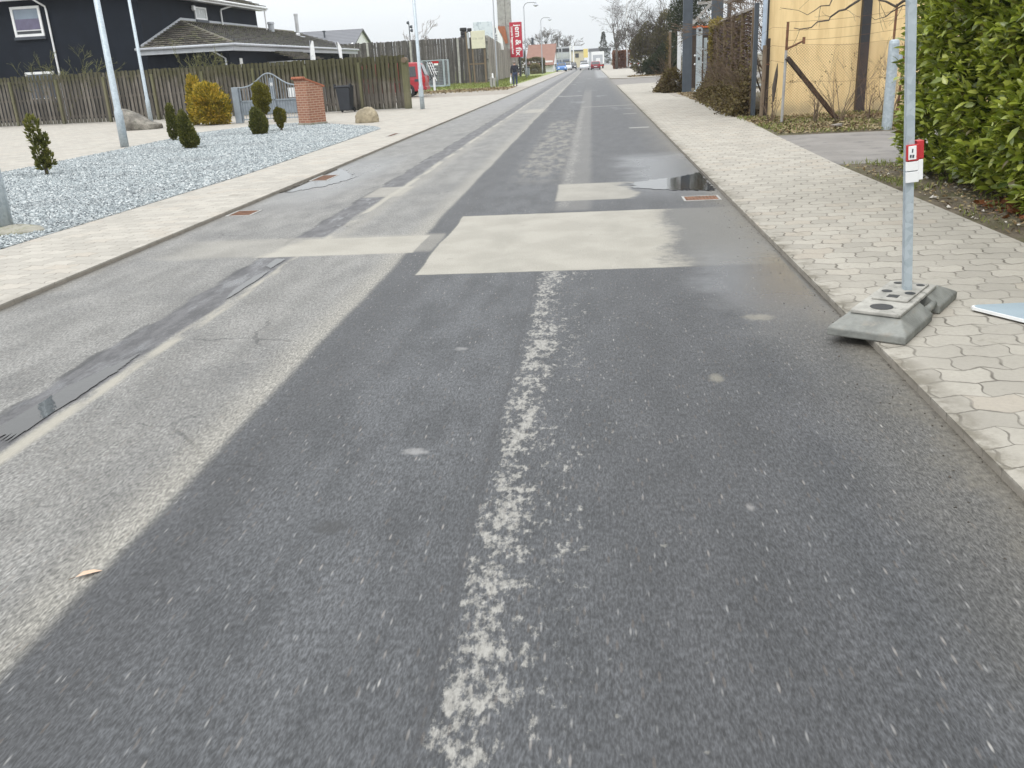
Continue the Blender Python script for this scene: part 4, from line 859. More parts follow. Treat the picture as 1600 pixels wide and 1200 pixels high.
bare_shrub('bare_tree', 'pale leafless tree crown showing above the tall fence', 'tree', (-18.6, 99, 0), 6.8, 4, 4, .5, 'twig', .25, .05)

# ---------------------------------------------------------------- walking man
def skin_fig(name, nodes, edges, m, parent, sub=2):
    me = bpy.data.meshes.new(name); me.from_pydata([q[:3] for q in nodes], edges, []); me.update()
    o = bpy.data.objects.new(name, me); COL.objects.link(o); o.parent = parent; me.materials.append(m)
    md = o.modifiers.new('skin', 'SKIN'); md.use_smooth_shade = True; sk = me.skin_vertices[0].data
    for i, q in enumerate(nodes): sk[i].radius = (q[3], q[4] if len(q) > 4 else q[3])
    sk[0].use_root = True
    s = o.modifiers.new('sub', 'SUBSURF'); s.levels = sub; s.render_levels = sub; return o
pn_ = thing('person', 'man in a dark jacket and blue jeans walking away along the pavement', 'person', (-5.8, 70.1, PZ), R_(4))
skin = mat('skin', (.45, .27, .2), .6, var=.05, bump=0)
arm = lambda s, sw: [(s*.2, .0, 1.43, .062), (s*.27, -.02, 1.15, .05), (s*.27, sw*.18, .92, .036), (s*.27, sw*.22, .86, .03, .04), (s*.27, sw*.24, .79, .022, .035)]
leg = lambda s, sw: [(s*.1, .0, .9, .095), (s*.11, sw*.10, .5, .062), (s*.11, sw*.06 - abs(sw)*.12, .1, .045), (s*.12, sw*.06 - abs(sw)*.12 + .14, .035, .035)]
nodes = [(0, 0, .95, .14, .11), (0, 0, 1.15, .14, .1), (0, 0, 1.38, .16, .11), (0, .0, 1.5, .06), (0, .01, 1.58, .06), (0, .02, 1.68, .088, .1), (0, .02, 1.77, .06)]
edges = [(0, 1), (1, 2), (2, 3), (3, 4), (4, 5), (5, 6)]
for s, sw in ((-1, .4), (1, -.3)):
    b = len(nodes); nodes += arm(s, sw); edges += [(2, b)] + [(b+i, b+i+1) for i in range(4)]; hx, hy, hz = nodes[-1][:3]
    for fi, (ox, oy, L) in enumerate(((-.0, .035, .075), (0, .012, .085), (0, -.012, .08), (0, -.034, .065), (-s*.03, .04, .05))):
        k = len(nodes); z0 = hz - .03 if fi < 4 else hz + .03
        nodes += [(hx+ox, hy+oy, z0, .009), (hx+ox - s*.012, hy+oy + (.02 if fi == 4 else .006), z0 - L, .008)]; edges += [(b+4, k), (k, k+1)]
for s, sw in ((-1, -1), (1, 1)):
    b = len(nodes); nodes += leg(s, sw); edges += [(0, b)] + [(b+i, b+i+1) for i in range(3)]
skin_fig('body', nodes, edges, skin, pn_, 1)
J = [(0, 0, .86, .19, .14), (0, 0, 1.1, .185, .135), (0, 0, 1.36, .19, .135), (0, 0, 1.5, .09)]; je = [(0, 1), (1, 2), (2, 3)]
for s, sw in ((-1, .4), (1, -.3)):
    b = len(J); a = arm(s, sw); J += [(q[0], q[1], q[2], r) for q, r in zip(a[:3], (.085, .07, .055))]; je += [(2, b), (b, b+1), (b+1, b+2)]
skin_fig('jacket', J, je, mat('navy_jacket', (.012, .014, .024), .8, var=.1, bump=.1), pn_)
J = [(0, 0, .93, .15, .12)]; je = []
for s, sw in ((-1, -1), (1, 1)):
    b = len(J); a = leg(s, sw); J += [(q[0], q[1], q[2], r) for q, r in zip(a[:3], (.115, .085, .072))]; je += [(0, b), (b, b+1), (b+1, b+2)]
skin_fig('jeans', J, je, mat('blue_denim', (.03, .045, .085), .85, var=.15, bump=.1), pn_)
for s, sw in ((-1, -1), (1, 1)):
    q = leg(s, sw)[2]; MB().box(q[0]-.05, q[0]+.05, q[1]-.09, q[1]+.2, 0, .09).build('shoe', M['black'], pn_, bevel=.03)
hr = MB().lathe([(.06, -.09), (.105, -.04), (.112, .03), (.085, .085), (.03, .105)], 14, (0, .0, 1.70)).build('hair', mat('grey_hair', (.2, .18, .165), .8, var=.1), pn_, smooth=True)
MB().lathe([(.012, -.03), (.02, 0), (.01, .03)], 8, (-.1, .02, 1.66)).lathe([(.012, -.03), (.02, 0), (.01, .03)], 8, (.1, .02, 1.66)).build('ears', skin, pn_)
mb = MB().lathe([(.012, -.02), (.02, 0), (.01, .03)], 6, (0, .125, 1.66)); mb.build('nose', skin, pn_)
bag = thing('carrier_bag', 'white plastic carrier bag hanging from the walking man\'s left hand', 'bag', (-6.12, 70.15, PZ)); bag.scale = (1.5, 1.3, 1.05)
mb = MB(); mb.add([(-.05, -.14, .12), (.05, -.14, .12), (.07, .16, .12), (-.06, .16, .12), (-.07, -.16, .42), (.07, -.16, .42), (.07, .17, .42), (-.07, .17, .42), (-.01, -.03, .72), (.01, -.03, .72), (.01, .05, .72), (-.01, .05, .72)],
  [(0, 3, 2, 1), (0, 1, 5, 4), (1, 2, 6, 5), (2, 3, 7, 6), (3, 0, 4, 7), (4, 5, 9, 8), (5, 6, 10, 9), (6, 7, 11, 10), (7, 4, 8, 11), (8, 9, 10, 11)])
mb.build('sack', M['white'], bag, smooth=True, sub=2)
MB().tube([(0, 0, .70), (0, .03, .80), (0, .06, .70)], .012, 5).build('handle', M['white'], bag)
bl = thing('stone_bollard', 'stubby grey bollard with a white cap on the grass edge', 'bollard', (-7.45, 69.4, .05)); MB().box(-.18, .0, -.15, .15, 0, .72).box(.03, .22, -.12, .15, 0, .66).build('shaft', M['concrete'], bl, bevel=.02); MB().lathe([(.07, .66), (.07, .8), (.055, .82), (.06, .95), (.03, 1.0)], 10, (.04, 0, 0)).build('cap', M['white'], bl)

def scatter(name, region, n, L, W, m, label, cat, z=PZ, stand=False, fn=None):
    P = np.stack([rng.uniform(region[0], region[1], n), rng.uniform(region[2], region[3], n), np.full(n, z)], 1)
    if fn is not None: P = P[fn(P)]
    n = len(P); P[:, 2] += rng.uniform(0, .02, n); D = np.stack([rng.normal(0, 1, n), rng.normal(0, 1, n), np.abs(rng.normal(0, .25, n)) + (1.6 if stand else 0)], 1)
    o = leaf_mesh(name, P, D, rng.uniform(.5, 1.3, n)*L, W, m); return tag(o, label, cat, kind='stuff')
scatter('fallen_leaves', (-13.5, -5.6, 57, 68.5), 6500, .13, .09, M['litter'], 'pale fallen leaves spread along the edge of the forecourt', 'fallen leaves', PZ, fn=lambda P: P[:, 1] > 62 + rng.normal(0, 1.6, len(P)) + (P[:, 0]+6)*.2)
scatter('grass', (-14, -6.3, 68.2, 120), 9000, .16, .05, M['grassbl'], 'short lawn grass between the pale fence and the pavement', 'grass', .05, True)

# ---------------------------------------------------------------- far end of the street, left
bh = thing('house', 'brown tiled steep roofed house with a white gable end far along the street', 'house', (-6.9, 176, 0)); o_ = dict(off=(6.9, -176, 0), parent=bh)
m_ = N('red_brown_roof'); xx_, yy_, zz_ = m_.xyz(); M['brownroof'] = m_.done(m_.mix(m_.noise(m_.P, 1.5, 4), (.19, .10, .075), (.27, .155, .12)), .85)
rel(MB().box(-11.5, -7.2, 173, 183, 0, 2.0), 'wall', M['white'], **o_); rel(MB().prism_x([(172.6, 1.3), (183.4, 1.3), (178, 4.9)], -7.2, -6.9), 'gable', M['white'], **o_)
rel(MB().slab([(-12.3, 172.3, 1.25), (-7.0, 172.3, 1.25), (-6.6, 178, 4.95), (-11.9, 178, 4.95)], .12).slab([(-11.9, 178, 4.96), (-6.6, 178, 4.96), (-7.0, 183.7, 1.25), (-12.3, 183.7, 1.25)], .12), 'roof', M['brownroof'], **o_)
rel(MB().box(-11.3, -10.9, 178, 178.5, 4.5, 6.2), 'chimney', M['dkgrey'], **o_)
g5 = thing('house', 'grey roofed low house left of the brown roofed house', 'house', (-13.4, 168, 0)); o_ = dict(off=(13.4, -168, 0), parent=g5)
rel(MB().box(-19, -12.4, 166, 174, 0, 2.5), 'wall', M['white'], **o_); rel(MB().slab([(-19.4, 165.5, 2.3), (-12.1, 165.5, 2.3), (-12.1, 170, 4.2), (-19.4, 170, 4.2)], .12).slab([(-19.4, 170, 4.21), (-12.1, 170, 4.21), (-12.1, 174.5, 2.3), (-19.4, 174.5, 2.3)], .12), 'roof', M['greyroof'], **o_)
gb = thing('office_building', 'white flat roofed office building with glass front far along the street', 'building', (-5.5, 235, 0)); o_ = dict(off=(5.5, -235, 0), parent=gb)
rel(MB().box(-12, -5.4, 235, 250, 0, 5.2), 'wall', M['ltgrey'], **o_)
for k in range(2): rel(MB().box(-9.3 + k*2.0, -7.6 + k*2.0, 234.9, 235, 4.0, 4.8), 'window', M['glass2'], **o_); rel(MB().box(-9.3 + k*2.0, -7.6 + k*2.0, 234.9, 235, 2.6, 3.7), 'window', M['frost'], **o_); rel(MB().box(-9.3 + k*2.0, -7.6 + k*2.0, 234.9, 235, .6, 2.2), 'window', M['glass'], **o_)
rel(MB().box(-5.5, -5.2, 234.4, 234.9, 0, 5.4).box(-4.7, -4.4, 234.4, 234.9, 0, 5.4), 'column', M['white'], **o_)
yb = thing('house', 'cream house behind the office building far along the street', 'house', (-3.5, 262, 0)); o_ = dict(off=(3.5, -262, 0), parent=yb)
rel(MB().box(-6, -2.2, 262, 270, 0, 4.3), 'wall', mat('cream_wall', (.55, .50, .36), .8, var=.05), **o_); rel(MB().box(-6.2, -2.0, 261.7, 270.3, 4.31, 4.6), 'roof', M['dkgrey'], **o_); rel(MB().box(-4.6, -3.6, 261.9, 262, 2.6, 3.7), 'window', M['glass2'], **o_)
def hedge_block(name, label, cat, x0, x1, y0, y1, z1, n, m, L=.12, W=.07, group=None, z0=0.05, stem='bark', core=None):
    t = thing(name, label, cat, ((x0+x1)/2, (y0+y1)/2, 0), 0, group); cx, cy = (x0+x1)/2, (y0+y1)/2
    P = np.stack([rng.uniform(x0-cx, x1-cx, n), rng.uniform(y0-cy, y1-cy, n), rng.uniform(z0, z1, n)], 1)
    k = rng.integers(0, 4, n); hx, hy = (x1-x0)/2, (y1-y0)/2
    P[k == 0, 1] = -hy + np.abs(rng.normal(0, .12, (k == 0).sum())); P[k == 1, 0] = -hx + np.abs(rng.normal(0, .12, (k == 1).sum())); P[k == 2, 0] = hx - np.abs(rng.normal(0, .12, (k == 2).sum()))
    P[k == 3, 2] = z1 - np.abs(rng.normal(0, .1, (k == 3).sum())); P += np.sin(P[:, [1, 2, 0]]*2.3)*.1
    D = np.stack([P[:, 0]/hx*.6, P[:, 1]/hy*.6, np.full(n, .5)], 1) + rng.normal(0, .6, (n, 3)); leaf_mesh('foliage', P, D, rng.uniform(.6, 1.3, n)*L, W, m, t, roll=rng.uniform(0, 3, n))
    mb = MB()
    for i in range(max(2, int((x1-x0)/1.2))):
        a = -hx*.8 + 1.6*hx*(i+.5)/max(2, int((x1-x0)/1.2)); mb.tube([(a, 0, 0), (a + random.uniform(-.2, .2), 0, z1*.8)], [.05, .02], 5)
    mb.build('stems', M[stem], t); return t
hedge_block('hedge', 'long dark brown hedge in front of the brown roofed house', 'hedge', -17, -7.9, 151, 153, 2.3, 9000, M['brownbush'], .3, .2)
hedge_block('hedge', 'low brown hedge along the far pavement', 'hedge', -7.6, -4.9, 205, 240, 1.3, 4000, M['brownbush'], .35, .25)
hb = thing('clipped_bush', 'round pale straw coloured bush on the lawn by the hedge', 'bush', (-9.0, 148, 0)); P, d = ell_points(2500, (0, 0, .75), (.85, .7, .75), .8); leaf_mesh('foliage', P, d, .25, .16, mat('straw_leaf', (.26, .23, .11), .8, var=.2, bump=0), hb); MB().tube([(0, 0, 0), (0, 0, .6)], .06).build('stem', M['bark'], hb)
gbn = thing('grey_bin', 'grey litter bin on the lawn beside the curved street lamp', 'bin', (-8.85, 128, 0)); MB().box(-.32, .32, -.3, .3, .15, 1.05).build('body', M['gategrey'], gbn, bevel=.04); MB().box(-.36, .36, -.34, .34, 1.055, 1.2).build('lid', M['dkgrey'], gbn, bevel=.04); MB().box(-.26, .26, -.22, .22, .0, .15).build('foot', M['concrete'], gbn)

def car(label, x, y, rz, paint, name='parked_car', h=1.45, L=4.2, W=1.75, group=None, est=False):
    t = thing(name, label, 'car', (x, y, .002), rz, group)
    pr_ = [(-L/2, .35), (-L/2, .72), (-L/2+.12, .92), (-L/2+.55, h-.05), (-L/2+.9, h), (.55, h), (1.25, .98), (L/2-.15, .8), (L/2, .6), (L/2, .3), (-L/2+.1, .25)]
    n = len(pr_); P = []
    for yy in (-W/2, W/2): P += [(a, yy*(1 if b < .95 else .84), b) for a, b in pr_]
    mb = MB(); mb.add(P, [tuple(range(n)), tuple(range(2*n-1, n-1, -1))] + [(i, n+i, n+(i+1) % n, (i+1) % n) for i in range(n)]); mb.build('body', paint, t, bevel=.06, seg=2)
    k = W/2*.86
    MB().slab([(-L/2+.10, -k*.9, .97), (-L/2+.10, k*.9, .97), (-L/2+.50, k*.8, h-.12), (-L/2+.50, -k*.8, h-.12)], .02).build('rear_window', M['glass2'], t)
    MB().slab([(1.24, -k*.9, 1.0), (1.24, k*.9, 1.0), (.62, k*.8, h-.06), (.62, -k*.8, h-.06)], -.02).build('windscreen', M['glass2'], t)
    for s in (-1, 1):
        MB().slab([(-L/2+.5, s*(W/2*.9), .96), (1.0, s*(W/2*.9), .96), (.5, s*(W/2*.85+.012), h-.1), (-L/2+.8, s*(W/2*.85+.012), h-.1)], .01).build('side_window', M['glass2'], t)
        MB().box(-L/2-.015, -L/2+.1, s*W*.36-.14, s*W*.36+.14, .62, .86).build('tail_lamp', M['lamp_red'], t); MB().box(L/2-.1, L/2+.012, s*W*.34-.16, s*W*.34+.16, .55, .72).build('headlight', M['white'], t)
        for xx in (-L*.31, L*.31): wheel(t, xx, s*(W/2-.1), .31, .2, s)
    MB().box(-L/2-.03, -L/2, -.27, .27, .48, .6).build('number_plate', M['white'], t)
    return t
PI2 = math.pi/2
redp = M['red']; wp = mat('white_car_paint', (.62, .64, .66), .3, var=.03, bump=0); bp_ = mat('blue_car_paint', (.045, .16, .42), .3, var=.05, bump=0); dp_ = mat('dark_car_paint', (.02, .022, .028), .3, var=.05, bump=0)
car('dark red car driving away in the right hand lane', .62, 172, PI2, mat('dark_red_car_paint', (.2, .03, .045), .3, bump=0), 'moving_car')
car('white car coming towards the viewer in the left lane', -1.4, 176, -PI2, wp, 'moving_car', 1.4)
car('blue car parked by the far left pavement', -5.5, 168, -PI2 + .1, bp_, h=1.5)
car('white car parked behind the blue car', -5.0, 190, -PI2, wp); car('dark car parked in the far left row', -4.1, 197, -PI2, dp_)
car('white estate car parked behind the big bushes on the right', 7.4, 160, PI2*.9, wp, h=1.5)
car('dark car far off behind the white oncoming car', -1.9, 215, -PI2, dp_, 'moving_car', 1.7)
tk = thing('box_truck', 'white box truck ahead of the red car', 'truck', (1.15, 186, .002)); MB().box(-1.25, 1.25, 0, 6.5, .9, 3.2).build('cargo_box', M['white'], tk, bevel=.04)
MB().box(-.95, .95, -.02, -.004, 1.0, 2.6).build('rear_door', M['ltgrey'], tk); MB().box(-.35, .45, -.035, -.024, 1.3, 2.0).build('window', M['white'], tk); MB().box(-1.1, 1.1, 6.6, 8.4, .6, 2.7).build('cab', M['white'], tk, bevel=.1); MB().box(-1.1, 1.1, -.05, .3, .5, .72).build('rear_bumper', M['lamp_red'], tk)
for xx in (-1.0, 1.0):
    for yy in (1.3, 7.3): MB().lathe([(.28, -.14), (.42, -.14), (.42, .14), (.28, .14)], 16, (xx, yy, .42), 'x').build('wheel', M['rubber'], tk)
wv = thing('office_building', 'pale low warehouse with a grey roof at the far end of the road', 'building', (5, 330, 0)); MB().box(-6, 1.5, 0, 20, 0, 4.6).build('wall', M['ltgrey'], wv); MB().box(-6.2, 1.7, -.2, 20.2, 4.61, 5.6).build('roof', M['greyroof'], wv)
ys = thing('road_sign', 'yellow rectangular road sign far along the left kerb', 'sign', (-1.7 - 3.2, 215, 0)); MB().box(3.0, 4.0, 0, .05, 2.3, 4.2).build('panel', mat('sign_yellow', (.72, .58, .2), .5, var=.03, bump=0), ys); MB().tube([(3.0, .08, 0), (3.0, .08, 4.2)], .05).build('post', M['galv'], ys); MB().box(2.96, 3.4, .06, .1, 3.9, 4.0).build('bracket', M['galv'], ys)

# ================================================================ RIGHT SIDE
def tree(label, loc, h, r, depth, spread, m='bark', kids=(3, 4), lean=(0, 0), trunk_frac=.35, name='bare_tree', seg=5, shrink=.72, rmin=.012, forks=4):
    t = thing(name, label, 'tree', loc); MB().tube([(0, 0, 0), (lean[0]*.5, lean[1]*.5, h*trunk_frac*.5), (lean[0], lean[1], h*trunk_frac)], [r*1.2, r, r*.85], 8).build('trunk', M[m], t, smooth=True)
    mb = MB()
    for k in range(forks):
        a = k*6.28/forks + random.uniform(-.4, .4); branch(mb, (lean[0], lean[1], h*trunk_frac*random.uniform(.8, 1)), (math.cos(a)*.55, math.sin(a)*.55, 1), h*.34, r*.5, depth, spread, 5, seg, 0, kids, shrink, None, rmin)
    mb.build('branches', M[m], t); return t
random.seed(21)
tree('large bare tree over the far right pavement', (4.1, 158, 0), 13.5, .2, 5, .66, kids=(2, 4), trunk_frac=.24, shrink=.70, rmin=.009, forks=5)
random.seed(5)
tree('pale bare tree far behind the glass fronted building', (-14, 262, 0), 11, .25, 4, .6, rmin=.03)
tree('hazy bare tree at the far end of the road on the right', (11, 300, 0), 13, .3, 4, .6, rmin=.04, trunk_frac=.2)
tree('hazy bare tree at the far end of the road on the left', (-9.5, 300, 0), 12, .3, 4, .6, rmin=.04, trunk_frac=.2)
def conifer_tree(label, loc, h, r, n, m=None):
    t = thing('conifer_tree', label, 'tree', loc); MB().tube([(0, 0, 0), (0, 0, h*.9)], [.2, .03], 6).build('trunk', M['bark'], t)
    z = rng.uniform(.08, 1, n)**1.0; a = rng.uniform(0, 6.28, n); rr = r*(1-z)*(.75 + .25*np.sin(z*38))*rng.uniform(.5, 1, n)**.5 + .05
    P = np.stack([np.cos(a)*rr, np.sin(a)*rr, z*h], 1); D = np.stack([np.cos(a), np.sin(a), np.full(n, -.15)], 1) + rng.normal(0, .3, (n, 3)); leaf_mesh('crown', P, D, rng.uniform(.5, 1.2, n)*h*.06, h*.022, m or M['dkgreen'], t); return t
conifer_tree('tall grey green conifer behind the truck', (3.2, 262, 0), 8.8, 2.6, 2200); conifer_tree('smaller conifer right of the tall one behind the truck', (7.0, 268, 0), 7.6, 2.0, 1600)
hedge_block('hedge', 'rusty brown copper beech hedge by the far right pavement', 'hedge', 3.9, 5.6, 161, 168, 2.7, 5000, M['beech'], .3, .2)
hedge_block('hedge', 'reddish brown hedge farther along the right pavement', 'hedge', 5.0, 9.5, 215, 222, 3.2, 3500, M['beech'], .4, .28)
fp = thing('flag_pole', 'white flag pole beside the copper beech hedge', 'flag pole', (6.1, 166, 0)); MB().tube([(0, 0, 0), (0, 0, 11.5)], [.11, .06], 8).build('pole', M['white'], fp); MB().lathe([(.05, 0), (.12, .06), (.1, .14), (.03, .18)], 10, (0, 0, 11.5)).build('finial', M['white'], fp); MB().lathe([(.25, 0), (.25, .3), (.13, .34)], 10).build('socket', M['concrete'], fp)
# big mixed bushes at the side road corner
def bush(label, loc, blobs, n, m, L, W, twigs=0, th=2, name='bush', group='big bushes on the side road corner'):
    t = thing(name, label, 'bush', loc, 0, group); Ps = []; Ds = []; tot = sum(b[1][0]*b[1][2] for b in blobs)
    for c, r in blobs:
        k = int(n*r[0]*r[2]/tot); P, d = ell_points(k, c, r, .45); P += np.sin(P*3.1 + 1)[:, [1, 2, 0]]*.18; keep = P[:, 2] > .05; Ps.append(P[keep]); Ds.append((d*.8 + rng.normal(0, .5, (k, 3)) + [0, 0, .35])[keep])
    P = np.concatenate(Ps); leaf_mesh('foliage', P, np.concatenate(Ds), rng.uniform(.5, 1.3, len(P))*L, W, m, t, roll=rng.uniform(0, 3, len(P)))
    mb = MB()
    for k in range(max(4, twigs)):
        c, r = blobs[k % len(blobs)]; p = (c[0] + random.uniform(-.5, .5)*r[0], c[1] + random.uniform(-.5, .5)*r[1], max(0, c[2] - r[2]*.9)); branch(mb, p, (random.gauss(0, .3), random.gauss(0, .3), 1), r[2]*1.1 + th*.5, .045, 3, .55, 4, 4, 0, (2, 4), .62, None, .008)
    mb.build('branches', M['bark'], t); return t
random.seed(11)
bush('tall brownish green winter bush on the side road corner, left half', (4.9, 91, 0), [((0, 0, 1.7), (1.35, 1.4, 1.7)), ((.4, 0, 3.1), (1.2, 1.3, 1.5)), ((-.5, .2, 2.6), (.9, 1, 1.2))], 7000, M['brownbush'], .17, .1, 26, 2.6)
bush('dark evergreen lower bush on the side road corner', (6.2, 86.5, 0), [((0, 0, 1.0), (1.3, 1.2, 1.15)), ((.6, 0, 1.7), (1.0, 1.0, 1.0)), ((-.8, 0, .7), (.9, .9, .8))], 7500, M['dkgreen'], .2, .08, 4, .4)
bush('tall winter bush with bare tops behind the evergreen bush', (6.6, 90, 0), [((0, 0, 2.2), (1.5, 1.4, 2.1)), ((.5, 0, 4.0), (1.3, 1.2, 1.6))], 7000, M['brownbush'], .17, .1, 26, 2.6)
bush('dark green conifer mass behind the grey gate pillars', (8.2, 82, 0), [((0, 0, 3.2), (1.7, 1.5, 3.0)), ((.5, 0, 5.6), (1.6, 1.5, 2.4)), ((-.5, .3, 4.6), (1.3, 1.2, 2)), ((1.2, 0, 7.2), (1.6, 1.4, 2.2)), ((.2, .5, 9.0), (1.7, 1.5, 2.6)), ((2.4, .6, 8.5), (1.7, 1.5, 3.4)), ((.8, .6, 11.5), (1.1, 1.1, 2.2))], 22000, M['dkgreen'], .22, .07, 3, .5, 'conifer_bush')
scatter('fallen_leaves', (3.2, 8.2, 82.5, 87), 1800, .14, .1, M['litter'], 'brown fallen leaves under the corner bushes', 'fallen leaves', PZ)
tw_ = bare_shrub('bare_shrub', 'tangle of bare twigs above the ivy covered fence', 'shrub', (5.9, 31, 0), 5.5, 9, 4, .6, 'twig', .35, .03, kids=(3, 4))
bare_shrub('bare_shrub', 'second tangle of bare twigs nearer the yellow building', 'shrub', (5.0, 26.6, 0), 4.6, 7, 4, .6, 'twig', .3, .025, kids=(3, 4))

# gateway: pillars, gate post, truss, ivy fences
gp = thing('gate_pillar', 'slate grey square steel gate pillar beside the pale gate post', 'pillar', (4.12, 41.4, PZ), R_(-4), 'slate grey gate pillars'); MB().box(-.2, .2, -.2, .2, .02, 5.2).box(-.12, -.1, -.21, -.2, .05, 5.2).box(.1, .12, -.21, -.2, .05, 5.2).build('shaft', M['pillar'], gp, bevel=.012); MB().box(-.24, .24, -.24, .24, 0, .02).build('base_plate', M['dkgrey'], gp)
gp = thing('gate_pillar', 'slate grey square steel gate pillar rising behind the ivy covered fence', 'pillar', (4.97, 38.4, PZ), R_(-4), 'slate grey gate pillars'); MB().box(-.22, .22, -.22, .22, .02, 5.2).build('shaft', M['pillar'], gp, bevel=.012); MB().box(-.26, .26, -.26, .26, 0, .02).build('base_plate', M['dkgrey'], gp)
gq = thing('gate_post', 'pale grey square gate guide post with an orange top', 'gate post', (4.58, 41.0, PZ)); MB().box(-.12, .12, -.1, .1, .03, 2.62).build('shaft', M['galv'], gq, bevel=.01); MB().add([(-.22, -.2, 0), (.22, -.2, 0), (.22, .2, 0), (-.22, .2, 0), (-.13, -.11, .08), (.13, -.11, .08), (.13, .11, .08), (-.13, .11, .08)], [(0, 1, 5, 4), (1, 2, 6, 5), (2, 3, 7, 6), (3, 0, 4, 7), (4, 5, 6, 7), (3, 2, 1, 0)]).build('foot', M['galv'], gq)
org = mat('orange_paint', (.62, .13, .03), .5, var=.08, bump=0); MB().box(-.12, .12, -.1, .1, 2.622, 2.7).build('cap', org, gq); MB().box(-.05, .06, -.115, -.102, 2.45, 2.56).build('lens', M['black'], gq); MB().box(-.05, .03, -.115, -.102, 1.3, 1.42).build('lock', M['black'], gq)
for z in (1.15, 1.5): MB().lathe([(.0, -.05), (.05, 0), (.0, .05)], 10, (-.17, 0, z)).build('roller', M['white'], gq)
sg = thing('sliding_gate', 'white framed sliding gate end behind the pale gate post', 'gate', (4.93, 41.6, PZ)); MB().box(-.08, .05, -.05, .05, .1, 2.2).box(.22, .32, -.05, .05, .1, 2.1).box(.05, .22, -.04, .04, 2.0, 2.1).box(.05, .22, -.04, .04, 1.55, 1.62).box(.05, 3.2, -.04, .04, .1, .2).build('frame', M['galv'], sg); MB().box(.06, .21, -.02, .02, .25, 1.5).build('panel', mat('navy_panel', (.02, .03, .09), .5, bump=0), sg)
for z in (1.75, 1.2, .4): MB().lathe([(0, -.03), (.04, 0), (0, .03)], 8, (-.13, -.02, z)).build('roller', M['white'], sg)
rb = thing('barrier_beam', 'orange red barrier beam across the gateway', 'barrier', (4.2, 41.8, 0)); MB().box(.1, 1.3, -.05, .05, 2.66, 2.72).build('beam', org, rb); MB().box(.1, 1.2, -.05, .05, 2.36, 2.58).build('lower_beam', M['pillar'], rb); MB().box(1.2, 1.3, -.05, .05, 0, 2.66).build('post', M['pillar'], rb)
tr = thing('steel_truss', 'weathered steel frame with a diagonal brace behind the gateway', 'steel frame', (4.8, 46.5, 0))
MB().beam((0, 0, 2.9), (1.15, 0, 4.1), .16, .12).build('diagonal', M['concrete'], tr); MB().beam((.3, 0, 3.88), (2.4, 0, 3.88), .13, .12).build('top_beam', M['concrete'], tr); MB().beam((.05, .2, 3.12), (2.4, .2, 3.12), .14, .12).build('lower_beam', M['concrete'], tr); MB().beam((1.8, .1, 0), (1.8, .1, 4.4), .18).build('post', M['dkgrey'], tr)
MB().box(-.3, 2.4, .4, .5, 0, 2.9).build('back_panel', M['dtimber'], tr)
def ivy_fence(label, a, b, h, n, gold=0, group='ivy covered fence panels'):
    a3 = Vector((a[0], a[1], 0)); d = Vector((b[0]-a[0], b[1]-a[1], 0)); L = d.length; t = thing('ivy_fence', label, 'fence', (a[0], a[1], PZ), math.atan2(d.y, d.x), group)
    mb = MB(); k = int(h/.045)
    for i in range(k): mb.tube([(x_, .035*math.sin(x_*4 + i*3.1), .05 + i*.045) for x_ in np.linspace(0, L, max(5, int(L*2)))], .02, 4)
    mb.build('woven_panel', mat('woven_brown_' + str(n), (.10, .058, .042), .9, var=.35, sc=5, bump=.3), t); MB().box(-.02, L+.02, -.05, .05, h-.02, h+.045).build('top_rail', M['palefence'] if n > 5000 else M['concrete'], t)
    for i in range(int(L/2.3)+1): MB().box(i*2.3-.04, i*2.3+.04, -.03, .08, 0, h).build('post', M['timber'], t)
    x = rng.uniform(-.2, L+.3, n); z = np.abs(rng.normal(0, .46, n)); far = rng.random(n) < .07; z[far] = rng.uniform(0, h, far.sum()); z = np.minimum(z, h+.05); y = np.abs(rng.normal(0, .10, n)) + np.clip(.6 - z*.7, 0, .6)*rng.uniform(0, 1, n)
    P = np.stack([x, y, z + .02], 1); D = rng.normal(0, 1, (n, 3)) + [0, .8, .1]; leaf_mesh('ivy', P, D, rng.uniform(.5, 1.2, n)*.085, .065, M['ivy'], t, roll=rng.uniform(0, 3, n))
    if gold:
        P = np.stack([L - .45 + np.abs(rng.normal(0, .22, gold)), rng.uniform(-.1, .16, gold), rng.uniform(.9, h+.08, gold)], 1); m2 = rng.random(gold) < .35; P[m2, 2] = h + rng.normal(.02, .06, m2.sum()); P[m2, 0] = L - rng.random(m2.sum())**2*3.5
        leaf_mesh('yellow_ivy', P, rng.normal(0, 1, (gold, 3)), .09, .07, M['ivygold'], t)
    mb = MB()
    for i in range(int(L*9)):
        p = (random.uniform(0, L), random.uniform(.04, .12), random.uniform(0, .4)); branch(mb, p, (random.gauss(0, .5), .12, 1), random.uniform(.5, 1.1), .010, 2, .6, 3, 5, 0, (1, 3), .7, None, .004)
    mb.build('vines', M['twig'], t); return t
ivy_fence('long brown woven fence covered in dry ivy between the gateway and the yellow building', (4.0, 23.75), (4.44, 35.3), 2.52, 13000, 1500)
ivy_fence('short rusty brown fence panel with dry ivy left of the gate pillar', (3.5, 42.6), (3.62, 44.6), 2.55, 4200)
wpn = thing('white_post', 'white board post beside the left gate pillar', 'post', (3.83, 42.0, PZ)); MB().box(-.08, .08, -.03, .03, 0, 2.5).build('board', M['white'], wpn); MB().box(-.09, .09, -.04, .04, 2.501, 2.54).build('cap', M['ltgrey'], wpn)
